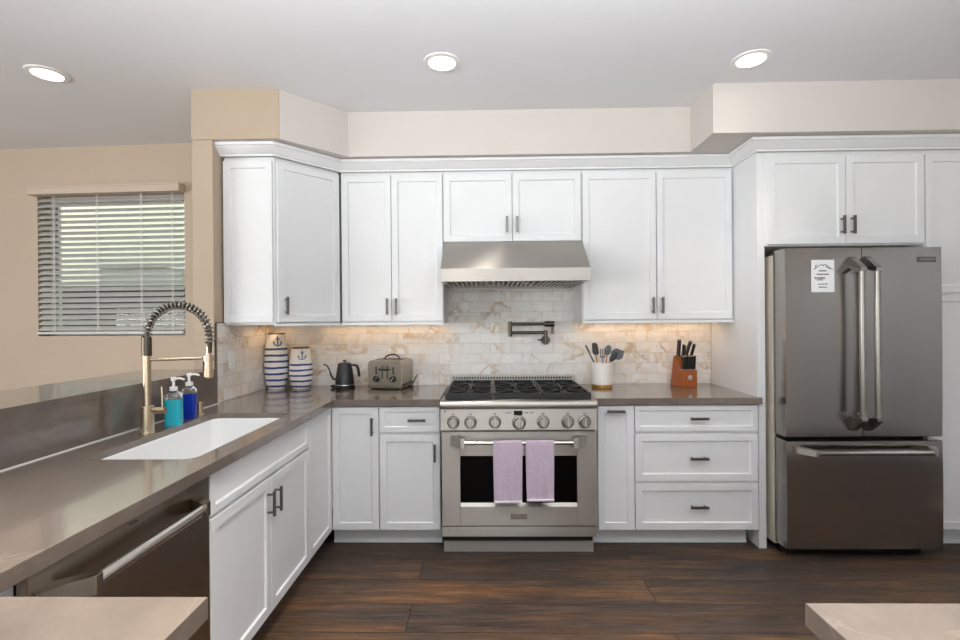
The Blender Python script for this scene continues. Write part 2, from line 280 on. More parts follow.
# ------------------------------------------------------------------ mesh helpers
class MB:
    """collects shapes in one bmesh, in the coordinates of the thing they belong to"""
    def __init__(s): s.bm = bmesh.new()
    def box(s, x0, x1, y0, y1, z0, z1, bevel=0.0, seg=2, mat4=None):
        t = bmesh.new(); bmesh.ops.create_cube(t, size=1.0)
        for v in t.verts: v.co = Vector((x0+(v.co.x+.5)*(x1-x0), y0+(v.co.y+.5)*(y1-y0), z0+(v.co.z+.5)*(z1-z0)))
        if bevel: bmesh.ops.bevel(t, geom=t.edges[:], offset=bevel, segments=seg, affect='EDGES', profile=0.5)
        return s.merge(t, mat4)
    def merge(s, t, mat4=None):
        if mat4 is not None: bmesh.ops.transform(t, matrix=mat4, verts=t.verts[:])
        me = bpy.data.meshes.new('tmp'); t.to_mesh(me); t.free(); s.bm.from_mesh(me); bpy.data.meshes.remove(me); return s
    def prism(s, pts, a, b, axis='x', bevel=0.0, mat4=None):
        """closed outline extruded from a to b; axis x: pts=(y,z); y: pts=(x,z); z: pts=(x,y)"""
        t = bmesh.new()
        f = {'x': lambda p, q: (q, p[0], p[1]), 'y': lambda p, q: (p[0], q, p[1]), 'z': lambda p, q: (p[0], p[1], q)}[axis]
        A = [t.verts.new(f(p, a)) for p in pts]; B = [t.verts.new(f(p, b)) for p in pts]; n = len(pts)
        t.faces.new(A); t.faces.new(B[::-1])
        for i in range(n): t.faces.new((A[i], B[i], B[(i+1) % n], A[(i+1) % n]))
        bmesh.ops.recalc_face_normals(t, faces=t.faces[:])
        if bevel: bmesh.ops.bevel(t, geom=t.edges[:], offset=bevel, segments=2, affect='EDGES', profile=0.5)
        return s.merge(t, mat4)
    def lathe(s, prof, c=(0, 0, 0), n=28, mat4=None, sx=1, sy=1):
        t = bmesh.new(); rings = []
        for r, z in prof:
            rings.append([t.verts.new((c[0]+r*sx*math.cos(2*PI*k/n), c[1]+r*sy*math.sin(2*PI*k/n), c[2]+z)) for k in range(n)] if r > 1e-6 else [t.verts.new((c[0], c[1], c[2]+z))])
        for A, B in zip(rings, rings[1:]):
            for k in range(n):
                a, b2 = A[k % len(A)], A[(k+1) % len(A)]; d, e = B[k % len(B)], B[(k+1) % len(B)]
                vs = []
                for v in (a, b2, e, d):
                    if v not in vs: vs.append(v)
                if len(vs) > 2: t.faces.new(vs)
        for R in (rings[0], rings[-1]):
            if len(R) > 2: t.faces.new(R)
        bmesh.ops.recalc_face_normals(t, faces=t.faces[:])
        return s.merge(t, mat4)
    def cyl(s, p, q, r, n=18, r2=None):
        p, q = Vector(p), Vector(q); d = q-p; rot = Vector((0, 0, 1)).rotation_difference(d).to_matrix().to_4x4(); rot.translation = p
        return s.lathe([(0, 0), (r, 0), (r2 if r2 is not None else r, d.length), (0, d.length)], n=n, mat4=rot)
    def tube(s, pts, r, n=10, closed=False, flat=None):
        """round tube along a polyline; r may be a list; flat=(a,b) gives an oval section"""
        pts = [Vector(p) for p in pts]; t = bmesh.new(); rings = []; N = len(pts); up = None
        for i, p in enumerate(pts):
            a = pts[i-1] if (i > 0 or closed) else p; b2 = pts[(i+1) % N] if (i < N-1 or closed) else p
            d = (b2-a).normalized()
            if up is None:
                up = Vector((0, 0, 1)) if abs(d.z) < 0.9 else Vector((0, 1, 0))
            x = d.cross(up).normalized(); y = x.cross(d).normalized(); up = y
            rr = r[i] if isinstance(r, (list, tuple)) else r
            fa, fb = flat if flat else (1, 1)
            rings.append([t.verts.new(p + x*rr*fa*math.cos(2*PI*k/n) + y*rr*fb*math.sin(2*PI*k/n)) for k in range(n)])
        for i in range(N if closed else N-1):
            A, B = rings[i], rings[(i+1) % N]
            for k in range(n): t.faces.new((A[k], A[(k+1) % n], B[(k+1) % n], B[k]))
        if not closed: t.faces.new(rings[0]); t.faces.new(rings[-1])
        bmesh.ops.recalc_face_normals(t, faces=t.faces[:])
        return s.merge(t)
    def shaker(s, x0, x1, z0, z1, y=0.0, th=0.02, rail=0.057, mat4=None):
        """framed door: flat rails round a panel set back; front at y-th facing -y"""
        t = bmesh.new(); bmesh.ops.create_cube(t, size=1.0)
        for v in t.verts: v.co = Vector((x0+(v.co.x+.5)*(x1-x0), y-th+(v.co.y+.5)*th, z0+(v.co.z+.5)*(z1-z0)))
        t.faces.ensure_lookup_table()
        f = min(t.faces, key=lambda q: q.calc_center_median().y)
        bmesh.ops.inset_region(t, faces=[f], thickness=0.0015, depth=0.0)
        for v in f.verts: pass
        ring = [v for v in t.verts if abs(v.co.y-(y-th)) < 1e-6 and v not in f.verts]
        for v in ring: v.co.y += 0.0015
        bmesh.ops.inset_region(t, faces=[f], thickness=min(rail, 0.42*min(x1-x0, z1-z0)), depth=0.0)
        bmesh.ops.inset_region(t, faces=[f], thickness=0.006, depth=-0.010)
        return s.merge(t, mat4)
    def build(s, name, mat, parent=None, smooth=True):
        for f in s.bm.faces: f.smooth = smooth
        me = bpy.data.meshes.new(name); s.bm.to_mesh(me); s.bm.free()
        mats = mat if isinstance(mat, (list, tuple)) else [mat]
        for x in mats: me.materials.append(x)
        if smooth: me.set_sharp_from_angle(angle=math.radians(34))
        o = bpy.data.objects.new(name, me); COL.objects.link(o)
        if smooth:
            wn = o.modifiers.new('weighted_normals', 'WEIGHTED_NORMAL'); wn.keep_sharp = True; wn.weight = 100
        if parent is not None: o.parent = parent
        return o
def tag(o, label, cat, group=None):
    o['label'] = label; o['category'] = cat
    if group: o['group'] = group
    return o
def thing(name, label, cat, loc=(0, 0, 0), rz=0.0, group=None):
    o = bpy.data.objects.new(name, None); COL.objects.link(o); o.empty_display_size = 0.05
    o.location = loc; o.rotation_euler = (0, 0, rz)
    return tag(o, label, cat, group)
def struct(name, mb, mat, smooth=False):
    o = mb.build(name, mat, None, smooth); o['kind'] = 'structure'; return o
def arc(cx, cz, r, a0, a1, n, y=0.0):
    return [(cx+r*math.cos(a0+(a1-a0)*i/n), y, cz+r*math.sin(a0+(a1-a0)*i/n)) for i in range(n+1)]
def sweep(mb, path, prof):
    """profile (outward, z) carried along a plan path with mitred corners; outward is to the right of travel"""
    t = bmesh.new(); P = [Vector((p[0], p[1])) for p in path]; rings = []
    for i, p in enumerate(P):
        ns = []
        for a, b2 in ((i-1, i), (i, i+1)):
            if a >= 0 and b2 < len(P):
                d = (P[b2]-P[a]).normalized(); ns.append(Vector((d.y, -d.x)))
        m = ns[0] if len(ns) == 1 else (ns[0]+ns[1]).normalized()
        k = 1/max(0.2, m.dot(ns[0]))
        rings.append([t.verts.new((p.x+m.x*o*k, p.y+m.y*o*k, z)) for o, z in prof])
    n = len(prof)
    for A, B in zip(rings, rings[1:]):
        for k in range(n): t.faces.new((A[k], A[(k+1) % n], B[(k+1) % n], B[k]))
    t.faces.new(rings[0]); t.faces.new(rings[-1])
    bmesh.ops.recalc_face_normals(t, faces=t.faces[:])
    return mb.merge(t)

H = 2.743
# ------------------------------------------------------------------ the setting
struct('floor', MB().box(-6.2, 4.6, -7.6, 0.9, -0.06, 0.0), M['floor'])
struct('ceiling', MB().box(-6.2, 4.6, -7.6, 0.9, H, H+0.1), M['ceil'])
struct('wall_back', MB().box(-1.89, 3.6, 0.0, 0.12, 0, H), M['cream'])
struct('wall_right', MB().box(3.10, 3.22, -7.6, -3.3, 0, H).box(3.10, 3.22, -1.45, 0.0, 0, H).box(3.10, 3.22, -3.3, -1.45, 2.03, H), M['cream'])  # doorway is made up to darken the refrigerator's reflection
struct('wall_added_hall', MB().box(4.5, 4.6, -3.6, -1.1, 0, H).box(3.22, 4.5, -3.6, -3.5, 0, H).box(3.22, 4.5, -1.2, -1.1, 0, H), M['ceil'])  # added unseen hall behind the made-up doorway, shapes the steel reflections
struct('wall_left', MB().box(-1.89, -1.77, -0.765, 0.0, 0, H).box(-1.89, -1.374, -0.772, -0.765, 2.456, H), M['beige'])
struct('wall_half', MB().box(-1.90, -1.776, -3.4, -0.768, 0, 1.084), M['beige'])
struct('wall_soffit', MB().prism([(-1.77, -0.7648), (-1.374, -0.7648), (-1.064, -0.447), (1.136, -0.447), (1.136, -0.755), (3.10, -0.755), (3.10, 0.0), (-1.77, 0.0)], 2.456, H, 'z'), M['cream'])
# far wall of the next room with a window opening; slightly askew to the kitchen
WR = thing('wall_far', '', '', (-2.413, 0.041, 0), -0.05)
for k in ('label', 'category'): del WR[k]
WR['kind'] = 'structure'
wx0, wx1, wz0, wz1 = -1.228, -0.042, 1.293, 2.385
w = MB()
w.box(-3.9, wx0, 0, 0.16, 0, H).box(wx1, 0.75, 0, 0.16, 0, H).box(wx0, wx1, 0, 0.16, 0, wz0).box(wx0, wx1, 0, 0.16, wz1, H)
o = w.build('wall_far_surface', M['greige'], WR, False); o['kind'] = 'structure'
WN = bpy.data.objects.new('window_1', None); COL.objects.link(WN); WN.location = WR.location; WN.rotation_euler = WR.rotation_euler; WN['kind'] = 'structure'
f = MB()
for a in ((wx0, wx0+0.045, wz0, wz1), (wx1-0.045, wx1, wz0, wz1), (wx0, wx1, wz0, wz0+0.045), (wx0, wx1, wz1-0.045, wz1)):
    f.box(a[0], a[1], 0.10, 0.155, a[2], a[3], 0.003)
f.build('window_frame', M['white'], WN)
MB().box(wx0+0.044, wx1-0.044, 0.125, 0.129, wz0+0.044, wz1-0.044).build('pane', M['glass'], WN, False)
struct('wall_side', MB().box(-6.12, -6.0, -7.6, -6.1, 0, H).box(-6.12, -6.0, -2.8, 0.9, 0, H).box(-6.12, -6.0, -6.1, -2.8, 2.35, H).box(-6.12, -6.0, -6.1, -2.8, 0, 0.45), M['greige'])
struct('wall_rear', MB().box(-6.0, -3.6, -7.6, -7.5, 0, H).box(3.0, 3.1, -7.6, -7.5, 0, H).box(-3.6, 3.0, -7.6, -7.5, 2.36, H), M['cream'])
# outside the window: neighbour's wall and fence
struct('exterior_wall', MB().box(-9.0, -1.0, 3.6, 3.8, 0, 4.6), M['stucco'])
nw = thing('shed', 'small sage green shed beyond the fence seen between the blind slats', 'shed', (-5.6, 3.28, 0))
MB().box(-0.05, 0.90, -0.14, 0.22, 0, 2.16, 0.01).build('shed_wall', M['sage'], nw)
MB().prism([(-0.10, 2.16), (0.95, 2.16), (0.90, 2.22), (-0.05, 2.22)], -0.2, 0.26, 'y').build('roof', M['sage'], nw)
fn = thing('fence', 'grey board fence outside behind the lower half of the blind', 'fence', (-6.0, 2.6, 0))
p = MB()
for k in range(12): p.box(-1.0, 5.0, 0, 0.02, 0.13+0.145*k, 0.13+0.145*k+0.143)
p.build('board_panel', M['fence'], fn)
for k in range(5): MB().box(-0.9+1.4*k, -0.8+1.4*k, 0.02, 0.11, 0, 1.75).build('post', M['fence'], fn)

# tiled splashback and trims
struct('wall_tile_back', MB().box(-1.77, 1.455, -0.010, 0.0, 0.914, 1.66), M['tile_x'])
struct('wall_tile_left', MB().box(-1.77, -1.761, -0.752, -0.010, 0.914, 1.384), M['tile_y'])
struct('trim_1', MB().box(-1.77, -1.758, -0.757, -0.752, 0.914, 1.389, 0.001).box(-1.77, -1.758, -0.752, -0.68, 1.384, 1.389, 0.001), M['bronze'])
cm = MB()
sweep(cm, [(-1.769, -0.68), (-1.450, -0.68), (-1.152, -0.345), (1.455, -0.345), (1.455, -0.635), (3.10, -0.635)],
      [(0, 2.384), (0.012, 2.384), (0.014, 2.394), (0.022, 2.397), (0.034, 2.408), (0.052, 2.424), (0.056, 2.432), (0.066, 2.434), (0.066, 2.452), (0, 2.452)])
struct('trim_2', cm, M['cab'], True)
struct('trim_3', MB().box(-1.752, -1.747, -3.35, -0.757, 0.913, 0.9185, 0.001), M['caulk'])
struct('baseboard_right', MB().box(3.085, 3.10, -7.5, -3.3, 0, 0.1, 0.003).box(3.085, 3.10, -1.45, -0.66, 0, 0.1, 0.003), M['white'])

# ------------------------------------------------------------------ cabinets
def pull(parent, name, x, z, vertical=True, L=0.108, y=-0.02):
    m = MB(); a = 0.0075; st = 0.026
    if vertical:
        m.box(x-a, x+a, y-st-0.010, y-st, z-L/2, z+L/2, 0.002)
        for q in (-1, 1): m.cyl((x, y-st, z+q*L*0.36), (x, y, z+q*L*0.36), 0.005, 12)
    else:
        m.box(x-L/2, x+L/2, y-st-0.010, y-st, z-a, z+a, 0.002)
        for q in (-1, 1): m.cyl((x+q*L*0.36, y-st, z), (x+q*L*0.36, y, z), 0.005, 12)
    return m.build(name, M['gun'], parent)
def cabinet(name, label, cat, loc, rz, wdt, dep, z0, z1, fronts, toe=None, body=None, group=None):
    """fronts: (kind, x0, x1, z0, z1, pull) with pull = None or ('v'|'h', x, z); the carcass front is y=0 and doors sit before it"""
    t = thing(name, label, cat, loc, rz, group)
    m = MB()
    if body: body(m)
    else: m.box(0, wdt, 0, dep, z0, z1)
    m.build('cabinet_body', M['cab'], t, False)
    if toe: MB().box(toe[0], toe[1], 0.075, 0.09, 0.0, z0+0.001).box(toe[0], toe[1], 0.066, 0.075, 0, 0.018, 0.002).build('toe_kick', M['cab'], t, False)
    for kind, a, b2, c, d, pl in fronts:
        rail = 0.057 if d-c > 0.2 else 0.040
        dr = MB().shaker(a, b2, c, d, -0.001, rail=rail).build(kind, M['cab'], t, False)
        if pl: pull(dr, 'handle', pl[1], pl[2], pl[0] == 'v')
    return t
LB = 'base cabinets under the countertops'; UB = 'wall cabinets above the splashback'
ZB, ZT = 0.114, 0.873
# back run (carcass front y=-0.61)
cabinet('base_cabinet', 'white base cabinet with one door in the inside corner of the counter', 'cabinet', (-1.128, -0.61, 0), 0, 0.288, 0.585, ZB, ZT,
        [('door', 0.002, 0.286, 0.117, 0.866, ('v', 0.251, 0.750))], (-0.02, 0.288), group=LB)
cabinet('base_cabinet', 'white base cabinet with a drawer above one door, left of the range', 'cabinet', (-0.838, -0.61, 0), 0, 0.372, 0.585, ZB, ZT,
        [('drawer', 0.003, 0.370, 0.713, 0.866, ('h', 0.234, 0.788)), ('door', 0.003, 0.370, 0.117, 0.696, ('v', 0.342, 0.590))], (0, 0.372), group=LB)
cabinet('pull_out_cabinet', 'narrow white pull-out cabinet with a handle near its top, right of the range', 'cabinet', (0.474, -0.61, 0), 0, 0.235, 0.585, ZB, ZT,
        [('door', 0.015, 0.233, 0.117, 0.866, ('h', 0.119, 0.837))], (0, 0.235), group=LB)
cabinet('drawer_cabinet', 'white base cabinet with three wide drawers beside the refrigerator panel', 'cabinet', (0.710, -0.61, 0), 0, 0.744, 0.585, ZB, ZT,
        [('drawer', 0.003, 0.737, 0.711, 0.866, ('h', 0.380, 0.790)), ('drawer', 0.003, 0.737, 0.411, 0.694, ('h', 0.378, 0.551)), ('drawer', 0.003, 0.737, 0.117, 0.394, ('h', 0.376, 0.261))], (0, 0.71), group=LB)
# left run, doors face +x (carcass front x=-1.149)
cabinet('corner_cabinet', 'white corner base cabinet with a tall plain door panel, no handle, past the sink doors', 'cabinet', (-1.149, -0.994, 0), PI/2, 0.380, 0.57, ZB, ZT,
        [('door', 0.002, 0.361, 0.117, 0.866, None)], (0, 0.455), group=LB)
sinkdep = 0.57
def sink_body(m):
    m.box(0, 0.02, 0, sinkdep, ZB, ZT); m.box(0.89, 0.909, 0, sinkdep, ZB, ZT); m.box(0, 0.909, sinkdep-0.015, sinkdep, ZB, ZT)
    m.box(0.02, 0.89, 0, sinkdep-0.015, ZB, ZB+0.018); m.box(0.02, 0.89, 0, 0.018, ZB, ZT)
cabinet('sink_cabinet', 'white sink base cabinet with two doors below a long false drawer front', 'cabinet', (-1.149, -1.905, 0), PI/2, 0.909, sinkdep, ZB, ZT,
        [('false_front', 0.002, 0.906, 0.722, 0.866, None), ('door', 0.002, 0.455, 0.117, 0.709, ('v', 0.424, 0.605)), ('door', 0.459, 0.906, 0.117, 0.709, ('v', 0.493, 0.602))], (0, 0.909), body=sink_body, group=LB)
# wall cabinets (carcass front y=-0.33)
def upper(label, x0, x1, z0, fronts):
    t = cabinet('wall_cabinet', label, 'cabinet', (x0, -0.33, 0), 0, x1-x0, 0.319, z0, 2.388, fronts, group=UB)
    if z0 < 1.5: MB().box(0, x1-x0, -0.022, 0.0, 1.362, 1.379, 0.0015).build('light_rail', M['cab'], t, False)
    return t
DT = 2.360
upper('white two-door wall cabinet above the toaster and kettle, left of the hood', -1.150, -0.463, 1.372,
      [('door', 0.008, 0.338, 1.387, DT, ('v', 0.314, 1.485)), ('door', 0.342, 0.682, 1.387, DT, ('v', 0.374, 1.485))])
upper('short white two-door wall cabinet directly above the steel hood', -0.462, 0.456, 1.905,
      [('door', 0.003, 0.457, 1.912, DT, ('v', 0.423, 2.020)), ('door', 0.461, 0.914, 1.912, DT, ('v', 0.491, 2.020))])
upper('white two-door wall cabinet above the knife block, right of the hood', 0.457, 1.454, 1.372,
      [('door', 0.006, 0.488, 1.387, DT, ('v', 0.460, 1.478)), ('door', 0.494, 0.984, 1.387, DT, ('v', 0.522, 1.478))])
AC = math.atan2(0.335, 0.298)
ct = thing('corner_wall_cabinet', 'white wall cabinet set diagonally across the left corner above the striped vases', 'cabinet', (-1.450, -0.680, 0), AC, UB)
body = MB().prism([(-1.760, -0.660), (-1.457, -0.660), (-1.168, -0.335), (-1.168, -0.012), (-1.760, -0.012)], 1.372, 2.388, 'z')
iv = (Matrix.Translation((-1.450, -0.680, 0)) @ Matrix.Rotation(AC, 4, 'Z')).inverted()
bmesh.ops.transform(body.bm, matrix=iv, verts=body.bm.verts[:])
body.build('cabinet_body', M['cab'], ct, False)
d = MB().shaker(0.020, 0.436, 1.387, DT, 0.012).build('door', M['cab'], ct, False); pull(d, 'handle', 0.064, 1.487, True, y=-0.008)
MB().box(0.004, 0.444, -0.008, 0.012, 1.362, 1.379, 0.0015).build('light_rail', M['cab'], ct, False)
sd = MB().shaker(-1.758, -1.462, 1.386, DT, -0.659, mat4=None)
bmesh.ops.transform(sd.bm, matrix=iv, verts=sd.bm.verts[:]); sd.build('end_panel', M['cab'], ct, False)
# tall units round the refrigerator
t = thing('cabinet_gable', 'tall white end panel between the drawer cabinet and the refrigerator', 'cabinet panel', (1.456, 0, 0))
MB().box(0, 0.044, -0.62, -0.011, 0, 2.388, 0.0015).build('panel', M['cab'], t, False)
cabinet('bridge_cabinet', 'white two-door cabinet above the steel refrigerator', 'cabinet', (1.501, -0.62, 0), 0, 0.934, 0.6, 1.82, 2.388,
        [('door', 0.012, 0.468, 1.829, DT-0.006, ('v', 0.440, 1.938)), ('door', 0.472, 0.930, 1.829, DT-0.006, ('v', 0.500, 1.938))], group=UB)
cabinet('pantry_cabinet', 'tall white pantry cabinet at the right edge, past the refrigerator', 'cabinet', (2.437, -0.62, 0), 0, 0.66, 0.6, ZB, 2.388,
        [('door', 0.004, 0.652, 1.531, DT-0.006, None), ('door', 0.004, 0.652, 0.122, 1.520, None)], (0, 0.66))

# ------------------------------------------------------------------ countertops
def slab(mb, outer, z0, z1, hole=None, bevel=0.0025):
    t = bmesh.new(); edges = []
    for loop in ([outer] + ([hole] if hole else [])):
        vs = [t.verts.new((x, y, z0)) for x, y in loop]
        edges += [t.edges.new((vs[i], vs[(i+1) % len(vs)])) for i in range(len(vs))]
    bmesh.ops.triangle_fill(t, edges=edges, use_beauty=True, use_dissolve=False)
    r = bmesh.ops.extrude_face_region(t, geom=t.faces[:])
    for v in [q for q in r['geom'] if isinstance(q, bmesh.types.BMVert)]: v.co.z = z1
    bmesh.ops.recalc_face_normals(t, faces=t.faces[:])
    ed = [e for e in t.edges if len(e.link_faces) == 2 and e.calc_face_angle(0) > 0.6 and abs(e.verts[0].co.z-e.verts[1].co.z) < 1e-6]
    bmesh.ops.bevel(t, geom=ed, offset=bevel, segments=2, affect='EDGES', profile=0.5)
    return mb.merge(t)
def rrect(x0, x1, y0, y1, r, n=5):
    out = []
    for cx, cy, a in ((x1-r, y1-r, 0), (x0+r, y1-r, PI/2), (x0+r, y0+r, PI), (x1-r, y0+r, 1.5*PI)):
        out += [(cx+r*math.cos(a+PI/2*i/n), cy+r*math.sin(a+PI/2*i/n)) for i in range(n+1)]
    return out
SX0, SX1, SY0, SY1 = -1.606, -1.203, -1.880, -1.050
tag(slab(MB(), [(-1.7475, -3.36), (-0.660, -3.36), (-0.660, -2.710), (-1.109, -2.710), (-1.109, -0.648), (-0.463, -0.648), (-0.463, -0.0115), (-1.7595, -0.0115), (-1.7595, -0.757), (-1.7475, -0.757)],
     0.874, 0.914, rrect(SX0, SX1, SY0, SY1, 0.045)).build('countertop', M['quartz'], None), 'taupe quartz countertop wrapping round the sink and into the left corner', 'countertop', None)
tag(slab(MB(), [(0.470, -0.648), (1.466, -0.648), (1.466, -0.6215), (1.455, -0.6215), (1.455, -0.0115), (0.470, -0.0115)], 0.874, 0.914).build('countertop', M['quartz'], None),
    'taupe quartz countertop carrying the knife block, right of the range', 'countertop')
bt = thing('bar_ledge', 'raised dark quartz bar ledge and upright behind the sink', 'bar ledge', (-1.75, -0.77, 0.914))
MB().box(-0.42, 0.0025, -2.60, -0.001, 0.171, 0.203, 0.002).build('ledge_top', M['quartz'], bt)
MB().box(-0.024, 0.0, -2.60, 0.003, 0.0045, 0.171).build('riser', M['quartz'], bt, False)
# island and peninsula bases
il = thing('island_cabinet', 'white island cabinet under the quartz top at bottom right', 'cabinet', (0.385, -3.40, 0))
MB().box(0, 1.60, 0, 0.645, 0.1, 0.873).box(0.05, 1.55, 0.05, 0.6, 0, 0.1).build('cabinet_body', M['cab'], il, False)
tag(slab(MB(), [(0.362, -3.43), (2.02, -3.43), (2.02, -2.724), (0.362, -2.724)], 0.874, 0.914).build('island_countertop', M['quartz'], None), 'taupe quartz island top cut by the bottom right of the frame', 'countertop')
pc = thing('peninsula_cabinet', 'cabinet under the near left arm of the countertop', 'cabinet', (-1.74, -3.33, 0))
MB().box(0, 1.055, 0, 0.595, 0.1, 0.873).box(0, 0.590, 0.595, 0.762, 0.1, 0.873).box(0, 1.04, 0.05, 0.53, 0, 0.1).build('cabinet_body', M['cab'], pc, False)

# ------------------------------------------------------------------ sink
sk = thing('sink', 'white undermount sink set in the left countertop', 'sink', ((SX0+SX1)/2, (SY0+SY1)/2, 0.64))
t = bmesh.new(); hx, hy = (SX1-SX0)/2, (SY1-SY0)/2
loops = [(hx-0.0006, hy-0.0006, 0.045, 0.246), (hx-0.004, hy-0.004, 0.045, 0.248), (hx-0.008, hy-0.008, 0.045, 0.244), (hx-0.014, hy-0.014, 0.05, 0.03), (hx-0.035, hy-0.035, 0.05, 0.005), (hx-0.06, hy-0.06, 0.05, 0.0)]
rings = [[t.verts.new((x, y, z)) for x, y in rrect(-a, a, -b2, b2, r)] for a, b2, r, z in loops]
outer = [[t.verts.new((x, y, z)) for x, y in rrect(-a, a, -b2, b2, 0.045)] for a, b2, z in ((hx-0.0006, hy-0.0006, 0.20), (hx-0.002, hy-0.002, -0.012))]
seq = outer[::-1] + rings
for A, B in zip(seq, seq[1:]):
    for k in range(len(A)): t.faces.new((A[k], A[(k+1) % len(A)], B[(k+1) % len(A)], B[k]))
t.faces.new(seq[0]); t.faces.new(seq[-1]); bmesh.ops.recalc_face_normals(t, faces=t.faces[:])
MB().merge(t).build('basin', M['sink'], sk)
MB().lathe([(0, 0.001), (0.045, 0.001), (0.05, 0.004), (0.04, 0.004), (0.036, 0.002), (0, 0.002)]).build('drain', M['chrome'], sk)

# ------------------------------------------------------------------ faucet
fc = thing('faucet', 'tall brushed nickel spring faucet standing behind the sink', 'faucet', (-1.645, -1.49, 0.9145))
MB().lathe([(0, 0), (0.031, 0), (0.031, 0.004), (0.027, 0.008), (0.027, 0.116), (0.024, 0.119), (0, 0.119)]).build('base', M['nickel'], fc)
MB().cyl((0, 0, 0.118), (0, 0, 0.335), 0.0165).build('column', M['nickel'], fc)
MB().lathe([(0, 0.335), (0.0195, 0.335), (0.0195, 0.412), (0.0165, 0.418), (0, 0.418)]).build('grip_sleeve', M['bronze'], fc)
R0 = 0.138; path = arc(R0, 0.415, R0, PI, 0, 22) + [(2*R0, 0, 0.385), (2*R0-0.003, 0, 0.345)]
MB().tube(path, 0.0095, 10).build('hose', M['bronze'], fc)
def coil(path, r, turns, ppt=12):
    P = [Vector(p) for p in path]; L = [0]
    for a, b2 in zip(P, P[1:]): L.append(L[-1]+(b2-a).length)
    out = []
    for i in range(turns*ppt+1):
        s = L[-1]*i/(turns*ppt); k = max(j for j in range(len(L)-1) if L[j] <= s+1e-9)
        f2 = (s-L[k])/(L[k+1]-L[k]); p = P[k].lerp(P[k+1], f2); d = (P[k+1]-P[k]).normalized()
        x = Vector((0, 1, 0)); y = d.cross(x).normalized(); a = 2*PI*i/ppt
        out.append(p + x*r*math.cos(a) + y*r*math.sin(a))
    return out
MB().tube(coil(path[:-1], 0.0165, 27), 0.0032, 6).build('spring', M['spring'], fc)
MB().tube([(0.012, 0, 0.318), (0.10, 0, 0.318), (0.245, 0, 0.322)], 0.0062, 10).lathe([(0.014, -0.012), (0.021, -0.012), (0.021, 0.012), (0.014, 0.012)], (2*R0-0.006, 0, 0.322)).build('support_arm', M['nickel'], fc)
MB().lathe([(0, 0.236), (0.017, 0.236), (0.0185, 0.245), (0.0155, 0.315), (0.010, 0.345), (0.009, 0.372), (0, 0.372)], (2*R0-0.006, 0, 0), 20).build('spray_head', M['nickel'], fc)
MB().box(2*R0-0.030, 2*R0-0.018, -0.006, 0.006, 0.265, 0.312, 0.003).build('spray_button', M['black'], fc)
MB().cyl((0.02, 0, 0.098), (0.078, 0, 0.098), 0.0135).tube([(0.066, 0, 0.105), (0.066, 0, 0.15), (0.064, 0, 0.20)], 0.0045, 8).build('lever', M['nickel'], fc)
ag = thing('air_gap', 'short brushed nickel cap on the counter right of the blue soap bottle', 'sink air gap', (-1.658, -1.095, 0.9145))
MB().lathe([(0, 0), (0.022, 0), (0.022, 0.004), (0.017, 0.007), (0.017, 0.062), (0.015, 0.066), (0, 0.066)], n=24).build('cap', M['nickel'], ag)
# ------------------------------------------------------------------ soap bottles
def soap(label, loc, liquid, a):
    t = thing('soap_bottle', label, 'soap bottle', loc, 0.35, 'pump soap bottles behind the sink')
    def body(m, k, z0, z1, neck):
        b2 = bmesh.new(); prof = [(k*0.96, z0), (k, z0+0.006), (k, z1)] + ([(k*0.93, z1+0.014), (k*0.62, z1+0.026), (0.016, z1+0.034), (0.014, z1+0.040)] if neck else [])
        rs = [[b2.verts.new((x, y, z)) for x, y in rrect(-q, q, -q, q, min(q*0.98, 0.012 if q > 0.02 else q*0.98), 4)] for q, z in prof]
        for A, B in zip(rs, rs[1:]):
            for i in range(len(A)): b2.faces.new((A[i], A[(i+1) % len(A)], B[(i+1) % len(A)], B[i]))
        b2.faces.new(rs[0]); b2.faces.new(rs[-1]); bmesh.ops.recalc_face_normals(b2, faces=b2.faces[:]); m.merge(b2); return m
    body(MB(), a, 0.124, 0.128, True).build('bottle', M['clear'], t)
    body(MB(), a, 0.0, 0.122, False).build('soap', liquid, t)
    MB().lathe([(0, 0.160), (0.017, 0.160), (0.017, 0.178), (0.006, 0.181), (0.006, 0.206), (0.011, 0.208), (0.011, 0.222), (0, 0.224)], n=18).tube([(0, 0, 0.215), (0.03, -0.012, 0.218), (0.048, -0.019, 0.212)], 0.0045, 8).build('pump', M['white'], t)
soap('teal liquid soap in a clear square pump bottle, nearest the faucet', (-1.632, -1.335, 0.9145), M['teal'], 0.033)
soap('dark blue liquid soap in a clear square pump bottle, beside the teal one', (-1.666, -1.165, 0.9145), M['blue'], 0.031)

# ------------------------------------------------------------------ dishwasher (doors face +x)
dw = thing('dishwasher', 'stainless dishwasher with a thick bar handle, under the left counter', 'dishwasher', (-1.149, -2.525, 0), PI/2)
MB().box(0.004, 0.612, 0.01, 0.56, 0.10, 0.868).build('cabinet_body', M['black'], dw, False)
MB().box(-0.040, 0.612, -0.022, 0.008, 0.10, 0.872, 0.003).build('door', M['steel_y'], dw)
MB().box(0.01, 0.606, 0.06, 0.075, 0.0, 0.10).build('toe_kick', M['black'], dw, False)
MB().cyl((0.055, -0.082, 0.805), (0.478, -0.082, 0.805), 0.0165, 20).build('handle', M['chrome'], dw)
for x, q in ((-0.020, 1), (0.553, -1)):
    MB().prism([(x-q*0.004, -0.022), (x+q*0.045, -0.022), (x+q*0.085, -0.078), (x+q*0.085, -0.100), (x+q*0.066, -0.100), (x, -0.036)], 0.783, 0.827, 'z', 0.002).build('handle_bracket', M['steel_y'], dw)
MB().box(0.245, 0.275, -0.0245, -0.021, 0.852, 0.858, 0.001).build('badge', M['bronze'], dw)

